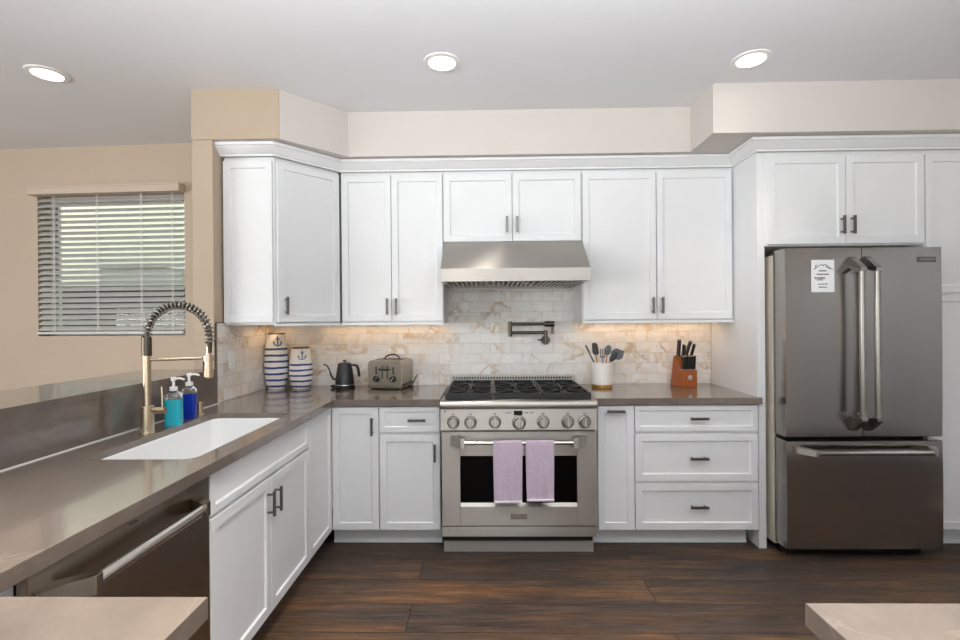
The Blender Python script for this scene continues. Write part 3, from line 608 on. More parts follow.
# ------------------------------------------------------------------ range
rg = thing('range', 'stainless gas range with six burners and towels on its oven handle', 'range', (0.004, 0, 0))
MB().box(-0.455, 0.455, -0.690, -0.03, 0.115, 0.905).build('body', M['steel'], rg, False)
MB().prism([(-0.660, 0.0), (-0.645, 0.0), (-0.645, 0.064), (-0.660, 0.064)], -0.448, 0.448, 'x').box(-0.44, 0.44, -0.645, -0.1, 0.004, 0.06).build('kick_panel', M['steel_satin'], rg, False)
MB().box(-0.445, 0.445, -0.650, -0.30, 0.0645, 0.116).build('vent_recess', M['black'], rg, False)
MB().box(-0.452, 0.452, -0.722, -0.690, 0.117, 0.176, 0.003).build('lower_panel', M['steel'], rg)
dz0, dz1, wx, wz_0, wz_1 = 0.181, 0.735, 0.343, 0.312, 0.586
dr = MB()
dr.box(-0.452, -wx, -0.722, -0.690, dz0, dz1, 0.002).box(wx, 0.452, -0.722, -0.690, dz0, dz1, 0.002).box(-wx, wx, -0.722, -0.690, dz0, wz_0-0.018, 0.002).box(-wx, wx, -0.722, -0.690, wz_1+0.006, dz1, 0.002)
dr.prism([(-0.722, wz_0-0.018), (-0.690, wz_0-0.018), (-0.690, wz_0), (-0.708, wz_0)], -wx, wx, 'x')
door = dr.build('oven_door', M['steel'], rg)
MB().box(-wx, wx, -0.707, -0.692, wz_0-0.012, wz_1+0.006).build('oven_window', M['oven_glass'], door, False)
MB().box(-0.048, 0.048, -0.7255, -0.7215, 0.221, 0.252, 0.001).build('badge', M['steel_dk'], door)
def lettering(txt, size, loc, rot, mat, parent, name='lettering', ext=0.0006):
    c = bpy.data.curves.new(name, 'FONT'); c.body = txt; c.size = size; c.align_x = 'CENTER'; c.align_y = 'CENTER'; c.extrude = ext; c.space_character = 1.15
    o = bpy.data.objects.new('tmp_text', c); COL.objects.link(o); bpy.context.view_layer.update()
    me = bpy.data.meshes.new_from_object(o.evaluated_get(bpy.context.evaluated_depsgraph_get())); bpy.data.objects.remove(o)
    me.name = name; me.materials.clear(); me.materials.append(mat)
    q = bpy.data.objects.new(name, me); COL.objects.link(q); q.location = loc; q.rotation_euler = rot; q.parent = parent
    return q
lettering('MONOGRAM', 0.0135, (0, -0.7258, 0.2365), (PI/2, 0, 0), M['chrome'], door)
MB().cyl((-0.335, -0.785, 0.684), (0.335, -0.785, 0.684), 0.0125, 20).build('handle', M['chrome'], door)
for q in (-1, 1):
    x = -q*0.0 + q*0.398
    MB().prism([(x, -0.722), (x-q*0.055, -0.722), (x-q*0.088, -0.768), (x-q*0.088, -0.803), (x-q*0.060, -0.803), (x, -0.738)], 0.656, 0.713, 'z', 0.003).build('handle_bracket', M['steel'], door)
MB().prism([(-0.690, 0.742), (-0.752, 0.750), (-0.742, 0.872), (-0.690, 0.872)], -0.455, 0.455, 'x', 0.002).build('control_panel', M['steel'], rg)
bn = [(-0.60, 0.874), (-0.742, 0.874)] + [(-0.742-0.024*math.sin(a), 0.898-0.024*math.cos(a)) for a in [PI*i/10 for i in range(1, 11)]] + [(-0.60, 0.922)]
MB().prism(bn, -0.455, 0.455, 'x').build('bullnose', M['steel'], rg)
MB().box(-0.455, 0.455, -0.74, -0.03, 0.905, 0.921, 0.002).build('cooktop', M['steel_dk'], rg)
bg = MB().box(-0.452, 0.452, -0.055, -0.03, 0.92, 0.985, 0.004); bg.build('backguard', M['steel'], rg)
v = MB()
for k in range(44): v.box(-0.432+0.0197*k, -0.432+0.0197*k+0.011, -0.058, -0.045, 0.962, 0.976)
v.build('backguard_slots', M['iron'], rg, False)
def knob(x, z, r):
    rot = Matrix.Translation((x, -0.748, z)) @ Matrix.Rotation(PI/2-0.06, 4, 'X')
    k = MB().lathe([(0, 0), (r, 0), (r, 0.006), (r*0.82, 0.010), (r*0.78, 0.030), (r*0.70, 0.035), (0, 0.035)], n=28, mat4=rot).build('knob', M['knob'], rg)
    MB().lathe([(0, -0.001), (r+0.004, -0.001), (r+0.004, 0.003), (0, 0.003)], n=28, mat4=rot).build('knob_bezel', M['bronze'], k)
    MB().box(-r*0.2, r*0.2, -r*0.8, r*0.8, 0.030, 0.046, 0.003, mat4=rot).build('knob_grip', M['steel'], k)
for x in (-0.380, -0.279, -0.137, 0.143, 0.285, 0.383): knob(x, 0.797, 0.033)
knob(0.003, 0.793, 0.037)
MB().box(-0.027, 0.023, -0.7505, -0.742, 0.836, 0.862, 0.002).build('display', M['display'], rg)
for x in (-0.075, -0.062, -0.05, 0.037, 0.048, 0.066, 0.078): MB().box(x, x+0.007, -0.7495, -0.743, 0.847, 0.853, 0.001).build('panel_button', M['ink'], rg, False)
for x in (-0.380, -0.279, -0.137, 0.143, 0.285, 0.383): MB().box(x-0.008, x+0.008, -0.7495, -0.743, 0.842, 0.846, 0.0005).build('burner_mark', M['ink'], rg, False)
MB().box(-0.432, -0.424, -0.7485, -0.742, 0.855, 0.863, 0.001).build('ignition_mark', M['ink'], rg, False)
# burner grates: three cast iron sections, each with a burner front and back
for i, cx in enumerate((-0.290, 0.0, 0.290)):
    g = MB(); x0, x1, y0, y1 = cx-0.141, cx+0.141, -0.700, -0.085; t_ = 0.011
    for y in (y0, (y0+y1)/2, y1): g.box(x0, x1, y-t_/2, y+t_/2, 0.936, 0.957, 0.002)
    for x in (x0+t_/2, x1-t_/2): g.box(x-t_/2, x+t_/2, y0, y1, 0.936, 0.957, 0.002)
    g.box(x0, x1, y0-0.006, y0+0.006, 0.923, 0.945, 0.002)
    for cy in (-0.547, -0.240):
        for k in range(8):
            a = PI/4*k
            ox, oy = math.cos(a), math.sin(a); s_ = min(0.134/max(1e-6, abs(ox)), 0.15/max(1e-6, abs(oy)))
            p, q = Vector((cx+ox*0.035, cy+oy*0.035, 0)), Vector((cx+ox*s_, cy+oy*s_, 0)); L = (q-p).length
            mt = Matrix.Translation((p+q)/2) @ Matrix.Rotation(a, 4, 'Z'); g.box(-L/2, L/2, -0.005, 0.005, 0.944, 0.957, 0.0015, mat4=mt)
    for x in (x0+0.01, x1-0.01):
        for y in (y0, y1): g.box(x-0.008, x+0.008, y-0.008, y+0.008, 0.9205, 0.94)
    g.build('grate', M['iron'], rg)
    MB().box(cx-0.134, cx+0.134, -0.69, -0.095, 0.9205, 0.9225, 0.0008).build('burner_pan', M['black'], rg, False)
    for cy in (-0.547, -0.240):
        MB().lathe([(0, 0.9205), (0.058, 0.9205), (0.055, 0.928), (0.038, 0.930), (0.038, 0.938), (0.030, 0.942), (0, 0.942)], (cx, cy, 0), 24).build('burner', M['iron'], rg)
# towels over the oven handle
def towel(label, x, w, drop, back, ph):
    m = bmesh.new(); N, K = 14, 44; Y, Z, r = -0.785, 0.684, 0.0155
    tot = drop + PI*r + back; rows = []
    for j in range(K+1):
        s = tot*j/K
        if s < drop: y, z, dn = Y-r, Z-drop+s, (drop-s)
        elif s < drop+PI*r: a = (s-drop)/r; y, z, dn = Y-r*math.cos(a), Z+r*math.sin(a), 0
        else: y, z, dn = Y+r, Z-(s-drop-PI*r), (s-drop-PI*r)
        row = []
        for i in range(N+1):
            u = i/N-0.5; wob = 0.006*min(1, dn/0.15)*math.sin(u*9+ph)
            sg = -1 if s < drop+PI*r/2 else 0.3
            row.append(m.verts.new((x+u*w*(1-0.05*min(1, dn/0.3)), y+sg*abs(wob), z+0.004*math.sin(u*5+ph)*(1 if s == 0 or s == tot else 0.3))))
        rows.append(row)
    for A, B in zip(rows, rows[1:]):
        for i in range(N): m.faces.new((A[i], A[i+1], B[i+1], B[i]))
    bmesh.ops.recalc_face_normals(m, faces=m.faces[:])
    bmesh.ops.solidify(m, geom=m.faces[:], thickness=0.0045)
    o = MB().merge(m).build('hand_towel', M['towel'], None); tag(o, label, 'towel', 'lilac towels on the oven handle')
    h = MB().box(x-w*0.475, x+w*0.475, Y-r-0.0125, Y-r+0.003, Z-drop-0.002, Z-drop+0.010, 0.003); h.build('hem', M['hem'], o)
towel('lilac hand towel over the oven handle, left one with the longer drop', -0.062, 0.168, 0.335, 0.30, 0.4)
towel('lilac hand towel over the oven handle, right one with the shorter drop', 0.122, 0.162, 0.325, 0.27, 2.2)

# ------------------------------------------------------------------ hood
hd = thing('range_hood', 'stainless under-cabinet hood above the range', 'range hood', (0.0, 0, 0))
MB().prism([(-0.012, 1.903), (-0.345, 1.903), (-0.360, 1.903), (-0.612, 1.712), (-0.62, 1.705), (-0.62, 1.627), (-0.600, 1.627), (-0.600, 1.650), (-0.012, 1.650)], -0.456, 0.456, 'x').build('shell', M['steel'], hd)
MB().box(-0.456, -0.440, -0.60, -0.012, 1.627, 1.651).box(0.440, 0.456, -0.60, -0.012, 1.627, 1.651).box(-0.44, 0.44, -0.03, -0.012, 1.615, 1.651).build('skirt', M['steel'], hd, False)
for cx in (-0.30, 0.0, 0.30):
    v = MB()
    for k in range(9): v.box(cx-0.140+0.0315*k, cx-0.140+0.0315*k+0.018, -0.585, -0.04, 1.626, 1.646, 0.003)
    v.build('baffle_filter', M['steel_dk'], hd)

# ------------------------------------------------------------------ pot filler
pf = thing('pot_filler', 'dark nickel folding pot filler tap on the tiled wall above the range', 'pot filler', (0.25, -0.0105, 1.238))
MB().cyl((0, 0, 0), (0, -0.012, 0), 0.033, 24).cyl((0, -0.012, 0), (0, -0.05, 0), 0.022, 20).build('wall_flange', M['bronze'], pf)
MB().cyl((0, -0.045, -0.018), (0, -0.045, 0.075), 0.013).tube([(0, -0.05, 0), (-0.03, -0.056, 0.004), (-0.062, -0.06, 0.006)], 0.005, 8).build('valve', M['bronze'], pf)
MB().cyl((0.01, -0.045, 0.058), (-0.262, -0.045, 0.058), 0.011).cyl((-0.258, -0.045, 0.030), (-0.258, -0.045, 0.140), 0.013).build('lower_arm', M['bronze'], pf)
MB().cyl((-0.258, -0.045, 0.120), (0.035, -0.060, 0.120), 0.011).build('upper_arm', M['bronze'], pf)
MB().cyl((-0.012, -0.060, 0.120), (0.058, -0.060, 0.120), 0.021, 20).cyl((0.046, -0.060, 0.120), (0.046, -0.060, 0.048), 0.009).build('spout', M['bronze'], pf)

# ------------------------------------------------------------------ refrigerator
fr = thing('refrigerator', 'stainless french-door refrigerator with a bottom freezer drawer', 'refrigerator', (1.53, 0, 0))
W = 0.878
MB().box(0.003, W-0.003, -0.645, -0.03, 0.045, 1.762).build('cabinet_body', M['case_grey'], fr, False)
MB().box(0.012, W-0.012, -0.659, -0.644, 0.07, 1.755).build('gasket', M['black'], fr, False)
MB().box(0.03, W-0.03, -0.66, -0.1, 0.0, 0.05).build('base_grille', M['black'], fr, False)
def bowed(x0, x1, z0, z1):
    """door slab whose front bows out a little towards its middle height"""
    n = 16; pr = [(-0.658, z0), (-0.764, z0), (-0.768, z0+0.003)]
    pr += [(-0.768-0.004*(1-(2*i/n-1)**2), z0+0.006+(z1-z0-0.012)*i/n) for i in range(n+1)] + [(-0.768, z1-0.003), (-0.764, z1), (-0.658, z1)]
    return MB().prism(pr, x0, x1, 'x')
def bracket_v(parent, x, z, sgn):
    MB().prism([(-0.770, z+sgn*0.030), (-0.770, z-sgn*0.035), (-0.832, z-sgn*0.060), (-0.862, z-sgn*0.060), (-0.862, z-sgn*0.040), (-0.790, z+sgn*0.022)], x-0.017, x+0.017, 'x', 0.002).build('handle_bracket', M['steel_fr'], parent)
for a, b2, hx_ in ((0.0, 0.430, 0.374), (0.434, W, 0.458)):
    d = bowed(a, b2, 0.707, 1.786).build('door', M['steel_fr'], fr)
    MB().cyl((hx_, -0.846, 0.815), (hx_, -0.846, 1.660), 0.0150, 20).build('handle', M['knob'], d)
    bracket_v(d, hx_, 1.705, 1); bracket_v(d, hx_, 0.772, -1)
d2 = d
d = bowed(0, W, 0.065, 0.685).build('freezer_drawer', M['steel_fr'], fr)
MB().cyl((0.11, -0.846, 0.636), (W-0.11, -0.846, 0.636), 0.0145, 20).build('handle', M['knob'], d)
for x, q in ((0.050, 1), (W-0.050, -1)):
    m = MB(); pts = [(x-q*0.010, -0.770), (x+q*0.035, -0.770), (x+q*0.075, -0.832), (x+q*0.075, -0.862), (x+q*0.055, -0.862), (x, -0.790)]
    m.prism(pts, 0.619, 0.653, 'z', 0.002).build('handle_bracket', M['steel'], d)
MB().box(0.012, 0.10, -0.735, -0.60, 1.763, 1.778, 0.004).build('hinge_cover', M['grip'], fr)
MB().box(W-0.10, W-0.012, -0.735, -0.60, 1.763, 1.778, 0.004).build('hinge_cover', M['grip'], fr)
MB().box(0.745, 0.845, -0.7735, -0.769, 1.700, 1.730, 0.001).build('badge', M['gun'], d2)
lettering('MONOGRAM', 0.0135, (0.795, -0.7738, 1.715), (PI/2, 0, 0), M['chrome'], d2)
# notice held to the left door
nt = thing('notice', 'white paper notice with a roof drawing on the left refrigerator door', 'notice', (1.740, -0.7722, 1.626))
MB().box(-0.065, 0.065, -0.0012, 0, -0.092, 0.092).build('sheet', M['paper'], nt, False)
k = MB()
def stroke(m, a, b2, w_):
    a, b2 = Vector((a[0], 0, a[1])), Vector((b2[0], 0, b2[1])); L = (b2-a).length; ang = math.atan2(b2.z-a.z, b2.x-a.x)
    m.box(-L/2, L/2, -0.0018, -0.0010, -w_/2, w_/2, mat4=Matrix.Translation((a+b2)/2) @ Matrix.Rotation(-ang, 4, 'Y'))
for a, b2 in (((-0.052, 0.038), (-0.010, 0.066)), ((-0.010, 0.066), (0.006, 0.056)), ((-0.04, 0.046), (-0.04, 0.062)), ((-0.04, 0.062), (-0.032, 0.062)), ((0.0, 0.060), (0.012, 0.067)), ((0.012, 0.067), (0.056, 0.036)), ((0.016, 0.056), (0.042, 0.038))):
    stroke(k, a, b2, 0.0035)
k.build('roof_drawing', M['ink'], nt, False)
def words(z, x0, x1, h, wl):
    m = MB(); x = x0
    while x < x1-0.003:
        L = min(random.uniform(*wl), x1-x); c = x
        while c < x+L: m.box(c, c+h*0.5, -0.0018, -0.0010, z-h*0.6, z+h*0.6*random.uniform(0.5, 1)); c += h*0.62
        x += L+h*0.7
    m.build('print_line', M['ink'], nt, False)
words(0.030, -0.022, 0.020, 0.0065, (0.05, 0.06)); words(0.010, -0.035, 0.032, 0.0060, (0.08, 0.09))
for z in (-0.008, -0.015, -0.022): words(z, -0.047+(0.012 if z < -0.02 else 0), 0.012-(0.012 if z < -0.02 else 0), 0.0042, (0.010, 0.02))
words(-0.046, -0.026, 0.026, 0.0050, (0.014, 0.018)); words(-0.063, -0.024, 0.020, 0.0050, (0.045, 0.05))

# ------------------------------------------------------------------ things on the counter
Z0 = 0.9145
def anchor(parent, r, z, s, ang):
    """anchor motif painted on the round wall of a vase"""
    m = MB()
    def P(u, v): a = ang+u*s/r; return (r*math.sin(a), -r*math.cos(a), z+v*s)
    def line(pts, w_): m.tube([P(*q) for q in pts], w_, 6)
    line([(0, -0.5), (0, -0.1), (0, 0.38)], 0.0035); line([(-0.22, 0.26), (0, 0.27), (0.22, 0.26)], 0.003)
    line([(0.07*math.cos(a), 0.46+0.08*math.sin(a)) for a in [2*PI*i/10 for i in range(11)]], 0.002)
    line([(0.42*math.sin(a), -0.08-0.42*math.cos(a)) for a in [-1.35+2.7*i/12 for i in range(13)]], 0.0038)
    line([(-0.5, -0.10), (-0.40, -0.02), (-0.30, -0.16)], 0.0028); line([(0.5, -0.10), (0.40, -0.02), (0.30, -0.16)], 0.0028)
    m.build('anchor_motif', M['navy'], parent)
tv = thing('vase', 'taller white ceramic vase with blue stripes and an anchor, in the corner', 'vase', (-1.678, -0.150, Z0), 0.42, 'striped vases in the left corner')
MB().lathe([(0, 0), (0.052, 0), (0.066, 0.03), (0.079, 0.10), (0.082, 0.15), (0.080, 0.21), (0.074, 0.29), (0.064, 0.355), (0.056, 0.388), (0.052, 0.39), (0.05, 0.386), (0.058, 0.34), (0.06, 0.2), (0.05, 0.03), (0, 0.02)], n=36).build('body', vase_mat('vase_glaze', 0.0435, 0.020, 0.305), tv)
MB().lathe([(0.050, 0.386), (0.057, 0.386), (0.056, 0.396), (0.051, 0.396)], n=36).build('rim', M['cork'], tv)
anchor(tv, 0.0705, 0.338, 0.062, 0.12)
sv = thing('vase', 'shorter white ceramic vase with blue stripes and an anchor, nearer the kettle', 'vase', (-1.511, -0.130, Z0), 0.35, 'striped vases in the left corner')
MB().lathe([(0, 0), (0.054, 0), (0.068, 0.02), (0.079, 0.07), (0.082, 0.11), (0.080, 0.16), (0.072, 0.22), (0.060, 0.285), (0.056, 0.288), (0.054, 0.284), (0.064, 0.22), (0.06, 0.1), (0.05, 0.03), (0, 0.02)], n=36).build('body', vase_mat('vase_glaze_short', 0.0385, 0.016, 0.205), sv)
MB().lathe([(0.054, 0.283), (0.061, 0.283), (0.060, 0.293), (0.055, 0.293)], n=36).build('rim', M['cork'], sv)
anchor(sv, 0.0705, 0.238, 0.060, 0.15)

kb = thing('kettle_dock', 'round black power base under the gooseneck kettle', 'kettle base', (-1.185, -0.165, Z0))
MB().lathe([(0, 0), (0.070, 0), (0.072, 0.006), (0.070, 0.016), (0.06, 0.019), (0, 0.019)], n=32).build('base', M['black'], kb)
MB().tube([(-0.066, 0, 0.010), (-0.085, 0.01, 0.016), (-0.105, 0.03, 0.012), (-0.10, 0.06, 0.006), (-0.075, 0.09, 0.005)], [0.011, 0.012, 0.009, 0.005, 0.004], 8).build('cord', M['black'], kb)
kt = thing('kettle', 'matte black gooseneck kettle left of the toaster', 'kettle', (-1.185, -0.165, Z0+0.0205))
MB().lathe([(0, 0), (0.064, 0), (0.066, 0.010), (0.062, 0.060), (0.054, 0.115), (0.046, 0.150), (0, 0.150)], n=32).build('body', M['kettle'], kt)
MB().lathe([(0.0662, 0.004), (0.0675, 0.006), (0.0675, 0.010), (0.0662, 0.012)], n=32).build('band', M['chrome'], kt)
ld = MB().lathe([(0, 0.150), (0.047, 0.150), (0.046, 0.158), (0.03, 0.162), (0, 0.163)], n=32).build('lid', M['kettle'], kt)
MB().lathe([(0, 0.162), (0.006, 0.162), (0.006, 0.170), (0.012, 0.172), (0.012, 0.180), (0, 0.181)], n=18).build('lid_knob', M['black'], ld)
MB().tube([(-0.060, 0, 0.045), (-0.082, 0, 0.048), (-0.098, 0, 0.075), (-0.110, 0, 0.115), (-0.126, 0, 0.142), (-0.150, 0, 0.150)], [0.010, 0.008, 0.007, 0.006, 0.0055, 0.005], 10).build('spout', M['kettle'], kt)
MB().tube([(0.046, 0, 0.142), (0.070, 0, 0.146), (0.088, 0, 0.138), (0.096, 0, 0.115), (0.100, 0, 0.085), (0.102, 0, 0.062)], [0.006, 0.008, 0.009, 0.009, 0.009, 0.007], 10, flat=(0.9, 1.1)).build('handle', M['black'], kt)

tt = thing('toaster', 'brushed steel four-slot toaster with two black dials on the back counter', 'toaster', (-0.868, -0.10, Z0), -0.16)
prof = [(-0.122, 0.028)] + [(-0.126, 0.10)] + [(-0.105+0.021*math.cos(a)*-1, 0.165+0.035*math.sin(a)) for a in [PI/2*i/6 for i in range(7)]]
prof = prof + [(-x, z) for x, z in prof[::-1]]
MB().prism([(x, z) for x, z in prof], -0.125, 0.125, 'y', 0.004).build('shell', M['toaster'], tt)
MB().box(-0.126, 0.126, -0.130, 0.130, 0.006, 0.030, 0.005).build('base', M['toaster_base'], tt)
ft = MB()
for x in (-0.1, 0.1):
    for y in (-0.1, 0.1): ft.cyl((x, y, 0), (x, y, 0.008), 0.012, 12)
ft.build('foot', M['black'], tt)
for x in (-0.122, 0.122):
    MB().box(x-0.006, x+0.006, -0.118, 0.118, 0.022, 0.036, 0.003).build('side_trim', M['black'], tt)
sl = MB()
for x in (-0.085, -0.03, 0.03, 0.085): sl.box(x-0.013, x+0.013, -0.085, 0.09, 0.197, 0.2012)
sl.build('slots', M['black'], tt, False)
for x in (-0.062, 0.062):
    dk = MB().cyl((x, -0.125, 0.072), (x, -0.146, 0.072), 0.023, 24, 0.020).build('dial', M['black'], tt)
    MB().box(-0.003, 0.003, -0.149, -0.145, -0.018, 0.018, 0.001, mat4=Matrix.Translation((x, 0, 0.072)) @ Matrix.Rotation(0.6, 4, 'Y')).build('dial_mark', M['chrome'], dk)
    for j, z in enumerate((0.112, 0.130, 0.148)): MB().cyl((x, -0.124, z), (x, -0.131, z), 0.007, 12).build('button', M['black'], tt)
for x in (-0.018, 0.018):
    MB().box(x-0.003, x+0.003, -0.1275, -0.122, 0.075, 0.165).build('lever_track', M['black'], tt, False)
    MB().box(x-0.020, x+0.020, -0.150, -0.124, 0.132, 0.145, 0.003).build('lever', M['black'], tt)
MB().tube([(0.10, 0.124, 0.05), (0.135, 0.14, 0.06), (0.158, 0.11, 0.075), (0.165, 0.05, 0.06), (0.162, 0.01, 0.03), (0.15, 0.0, 0.005), (0.150, 0.06, 0.005)], 0.004, 8).build('cord', M['black'], tt)
MB().tube([(-0.06, 0.03, 0.199), (-0.05, 0.03, 0.217), (-0.02, 0.03, 0.229), (0.02, 0.03, 0.231), (0.045, 0.03, 0.218), (0.052, 0.03, 0.199)], 0.0055, 8).build('carry_handle', M['black'], tt)

cr = thing('utensil_crock', 'cream ceramic crock with a gold base band, right of the range', 'crock', (0.625, -0.165, Z0))
MB().lathe([(0, 0.022), (0.070, 0.022), (0.0725, 0.03), (0.0725, 0.172), (0.070, 0.175), (0.066, 0.172), (0.066, 0.03), (0, 0.026)], n=36).build('pot', M['ceramic'], cr)
MB().lathe([(0, 0), (0.069, 0), (0.0715, 0.004), (0.0715, 0.022), (0, 0.022)], n=36).build('base_band', M['gold'], cr)
def head(m, kind, tip, d, u):
    """blade of a kitchen tool at the end of its handle; d along the handle, u across"""
    d, u = Vector(d).normalized(), Vector(u).normalized(); w_ = d.cross(u)
    R = Matrix((u, w_, d)).transposed().to_4x4(); R.translation = Vector(tip)
    if kind == 'spoon':
        t = bmesh.new(); bmesh.ops.create_uvsphere(t, u_segments=16, v_segments=10, radius=1); bmesh.ops.scale(t, vec=(0.024, 0.008, 0.038), verts=t.verts[:]); bmesh.ops.translate(t, vec=(0, 0, 0.030), verts=t.verts[:]); m.merge(t, R)
    elif kind == 'spatula': m.prism([(-0.014, 0), (0.014, 0), (0.023, 0.02), (0.021, 0.075), (0.006, 0.088), (-0.018, 0.082), (-0.023, 0.02)], -0.004, 0.004, 'y', 0.002, mat4=R)
    elif kind == 'turner':
        m.prism([(-0.010, 0), (0.012, 0), (0.045, 0.022), (0.052, 0.05), (0.022, 0.095), (-0.030, 0.07), (-0.036, 0.03)], -0.003, 0.003, 'y', 0.001, mat4=R)
    elif kind == 'masher':
        for x in (-0.014, 0.0, 0.014): m.box(x-0.003, x+0.003, -0.003, 0.003, 0.0, 0.058, 0.001, mat4=R)
        m.box(-0.017, 0.017, -0.003, 0.003, -0.004, 0.006, 0.001, mat4=R)
    elif kind == 'brush': m.box(-0.006, 0.006, -0.005, 0.005, -0.01, 0.04, 0.003, mat4=R)
UG = 'utensils standing in the crock'
for nm, lab, cat, kind, foot, neck, mt in (
        ('tongs', 'thin dark tongs leaning furthest left in the crock', 'tongs', 'brush', (0.010, -0.01), (-0.098, -0.01, 0.262), 'uten_dk'),
        ('spatula', 'dark grey spatula standing tall in the crock, left of centre', 'spatula', 'spatula', (-0.004, 0.038), (-0.032, 0.034, 0.226), 'uten_dk'),
        ('fork', 'slim grey three-tined tool in the middle of the crock', 'kitchen fork', 'masher', (0.0, -0.035), (-0.002, -0.040, 0.216), 'utensil'),
        ('spoon', 'grey oval spoon standing upright in the crock', 'spoon', 'spoon', (0.005, -0.005), (0.036, -0.012, 0.232), 'utensil'),
        ('skimmer', 'small dark spoon low at the right rim of the crock', 'skimmer', 'spoon', (-0.010, -0.02), (0.060, -0.045, 0.190), 'uten_dk'),
        ('turner', 'wide grey turner fanning out to the right over the crock', 'turner', 'turner', (-0.025, 0.02), (0.080, 0.030, 0.206), 'utensil')):
    t = thing(nm, lab, cat, (0.625+foot[0], -0.165+foot[1], Z0+0.0285), 0, UG)
    n_ = Vector((neck[0]-foot[0], neck[1]-foot[1], neck[2]-0.028)); dv = n_.normalized()
    hb = MB().tube([(0, 0, 0.002), n_*0.5, n_], [0.0045, 0.0055, 0.004], 10, flat=(1, 1)); hb.build('handle', M['bare_wood'] if kind in ('spatula', 'spoon', 'turner') else M[mt], t)
    hm = MB(); head(hm, kind, n_-dv*0.004, dv if kind != 'turner' else (dv+Vector((0.55, 0, 0))).normalized(), (1, 0.0, 0) if kind != 'turner' else (0.6, 0, -0.6)); hm.build('head', M[mt], t)

kn = thing('knife_block', 'slanted cherry wood knife block with a round emblem, left of the refrigerator panel', 'knife block', (1.208, -0.155, Z0), 0.22)
bw = 0.057
BK = [(-0.055, 0.0), (0.092, 0.0), (0.052, 0.205), (0.030, 0.218), (-0.020, 0.150), (-0.020, 0.122), (-0.055, 0.115)]
MB().prism(BK, -bw, bw, 'x', 0.003).build('block', M['block'], kn)
MB().cyl((0, -0.055, 0.068), (0, -0.0575, 0.068), 0.017, 24).build('emblem', M['chrome'], kn)
KG = 'knives in the block'
def knife(lab, x, y, z, L, w_, tilt, lean, bolster):
    wl = Matrix.Translation(kn.location) @ Matrix.Rotation(0.22, 4, 'Z') @ Vector((x, y, z))
    t = thing('knife', lab, 'knife', wl, 0.22, KG)
    R = Matrix.Rotation(lean, 4, 'Y') @ Matrix.Rotation(tilt, 4, 'X')
    MB().box(-w_*0.35, w_*0.35, -w_*0.75, w_*0.75, 0.004, L, 0.003, mat4=R).build('handle', M['black'], t)
    MB().box(-w_*0.36, w_*0.36, -w_*0.77, w_*0.77, L-0.002, L+0.007, 0.002, mat4=R).build('end_cap', M['chrome'], t)
    MB().box(-w_*0.30, w_*0.30, -w_*0.6, w_*0.6, -0.001, 0.006, 0.001, mat4=R).build('bolster', M['chrome'], t)
knife('black-handled knife at the back left of the block, the taller of the pair', -0.040, 0.018, 0.2085, 0.118, 0.020, 0.12, 0.0, 1)
knife('black-handled knife at the left of the block, the shorter of the pair', -0.018, -0.003, 0.180, 0.108, 0.018, 0.12, 0.02, 1)
knife('black-handled knife leaning right at the back of the block, the taller one', 0.022, 0.022, 0.2135, 0.105, 0.018, 0.12, 0.30, 1)
knife('black-handled knife leaning right at the back of the block, the lower one', 0.044, 0.004, 0.189, 0.105, 0.016, 0.12, 0.24, 1)
names = ('first', 'second', 'third', 'fourth', 'fifth', 'sixth')
for i in range(6):
    knife('small steak knife at the front of the block, %s from its left side' % names[i], -0.045+0.018*i, -0.038, 0.1195, 0.092, 0.0125, -0.10, 0.14, 1)

# ------------------------------------------------------------------ outlet, blind, downlights
ol = thing('outlet', 'white double outlet plate on the left tiled wall beside the vases', 'outlet', (-1.7408, -0.628, 1.158))
MB().box(0, 0.005, -0.036, 0.036, -0.058, 0.058, 0.002).build('plate', M['white'], ol)
for z in (-0.022, 0.022): MB().box(0.0045, 0.008, -0.017, 0.017, z-0.015, z+0.015, 0.002).build('socket', M['white'], ol)

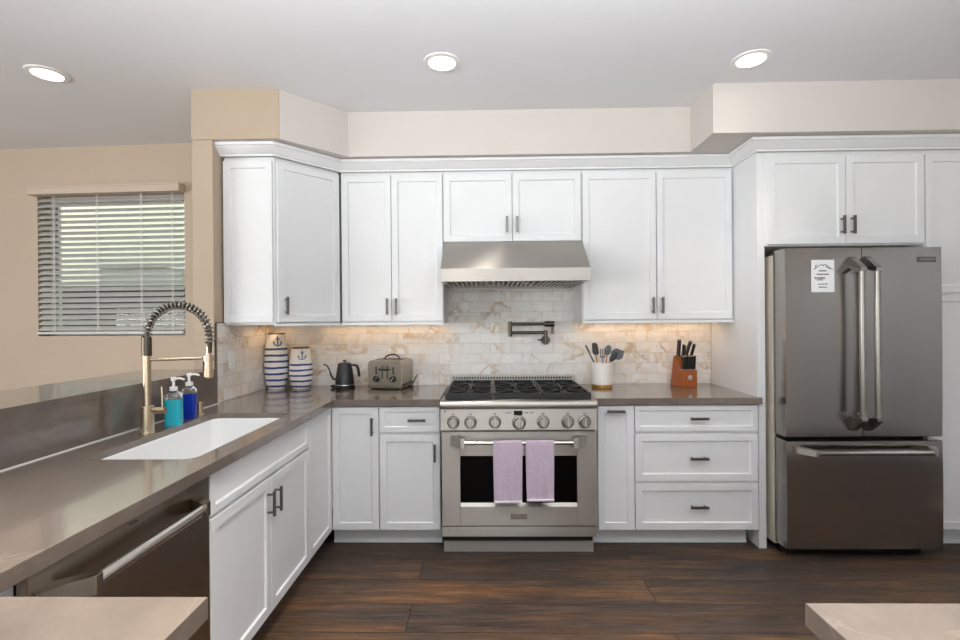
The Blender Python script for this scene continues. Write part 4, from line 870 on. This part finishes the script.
bl = thing('window_blind', 'white horizontal slat blind on the far window, slats tilted open', 'blind', WR.location, WR.rotation_euler[2])
MB().box(wx0-0.012, wx1+0.008, -0.075, -0.002, 2.366, 2.428, 0.006).box(wx0-0.012, wx1+0.008, -0.080, -0.074, 2.414, 2.428, 0.002).build('valance', M['valance'], bl)
sl = MB(); ns = 24
bx0, bx1 = wx0+0.006, wx1-0.006
for k in range(ns):
    z = 1.330 + (2.362-1.330)*(k+0.5)/ns
    sl.box(bx0, bx1, -0.025, 0.025, -0.0014, 0.0014, 0.0008, mat4=Matrix.Translation((0, 0.010, z)) @ Matrix.Rotation(math.radians(40), 4, 'X'))
sl.build('slats', M['blind'], bl)
MB().box(bx0, bx1, -0.016, 0.036, 1.306, 1.326, 0.003).build('bottom_rail', M['blind'], bl)
for fx in (0.12, 0.42, 0.72, 0.93):
    x = bx0+(bx1-bx0)*fx
    MB().box(x-0.0012, x+0.0012, -0.0195, -0.0175, 1.32, 2.375).box(x+0.010, x+0.012, -0.0195, -0.0175, 1.32, 2.375).build('ladder_cord', M['white'], bl)

def downlight(x, y, label, power):
    t = thing('downlight', label, 'downlight', (x, y, H-0.0005), 0, 'recessed ceiling downlights')
    MB().lathe([(0.068, -0.001), (0.070, -0.008), (0.094, -0.005), (0.096, 0.0), (0.068, 0.0)], n=36).build('trim_ring', M['white'], t)
    MB().lathe([(0, -0.004), (0.067, -0.004), (0.067, -0.001), (0, -0.001)], n=36).build('lens', M['lens'], t)
    a = area('downlight_beam', (0, 0, -0.012), (0, 0, 0), 0.13, 0.13, power, (1.0, 0.94, 0.86), math.radians(84), 'DISK'); a.parent = t
downlight(-2.540, -0.985, 'lit round recessed downlight over the next room, at upper left', 3)
downlight(-0.398, -1.031, 'lit round recessed downlight above the range aisle', 3)
downlight(1.216, -1.008, 'lit round recessed downlight in front of the refrigerator', 2.5)
for x in (-2.54, -0.398, 1.216):  # added cans out of view, brighten the near counter tops
    downlight(x, -3.05, 'added unseen downlight near the viewer, brightening the near counters', 22)
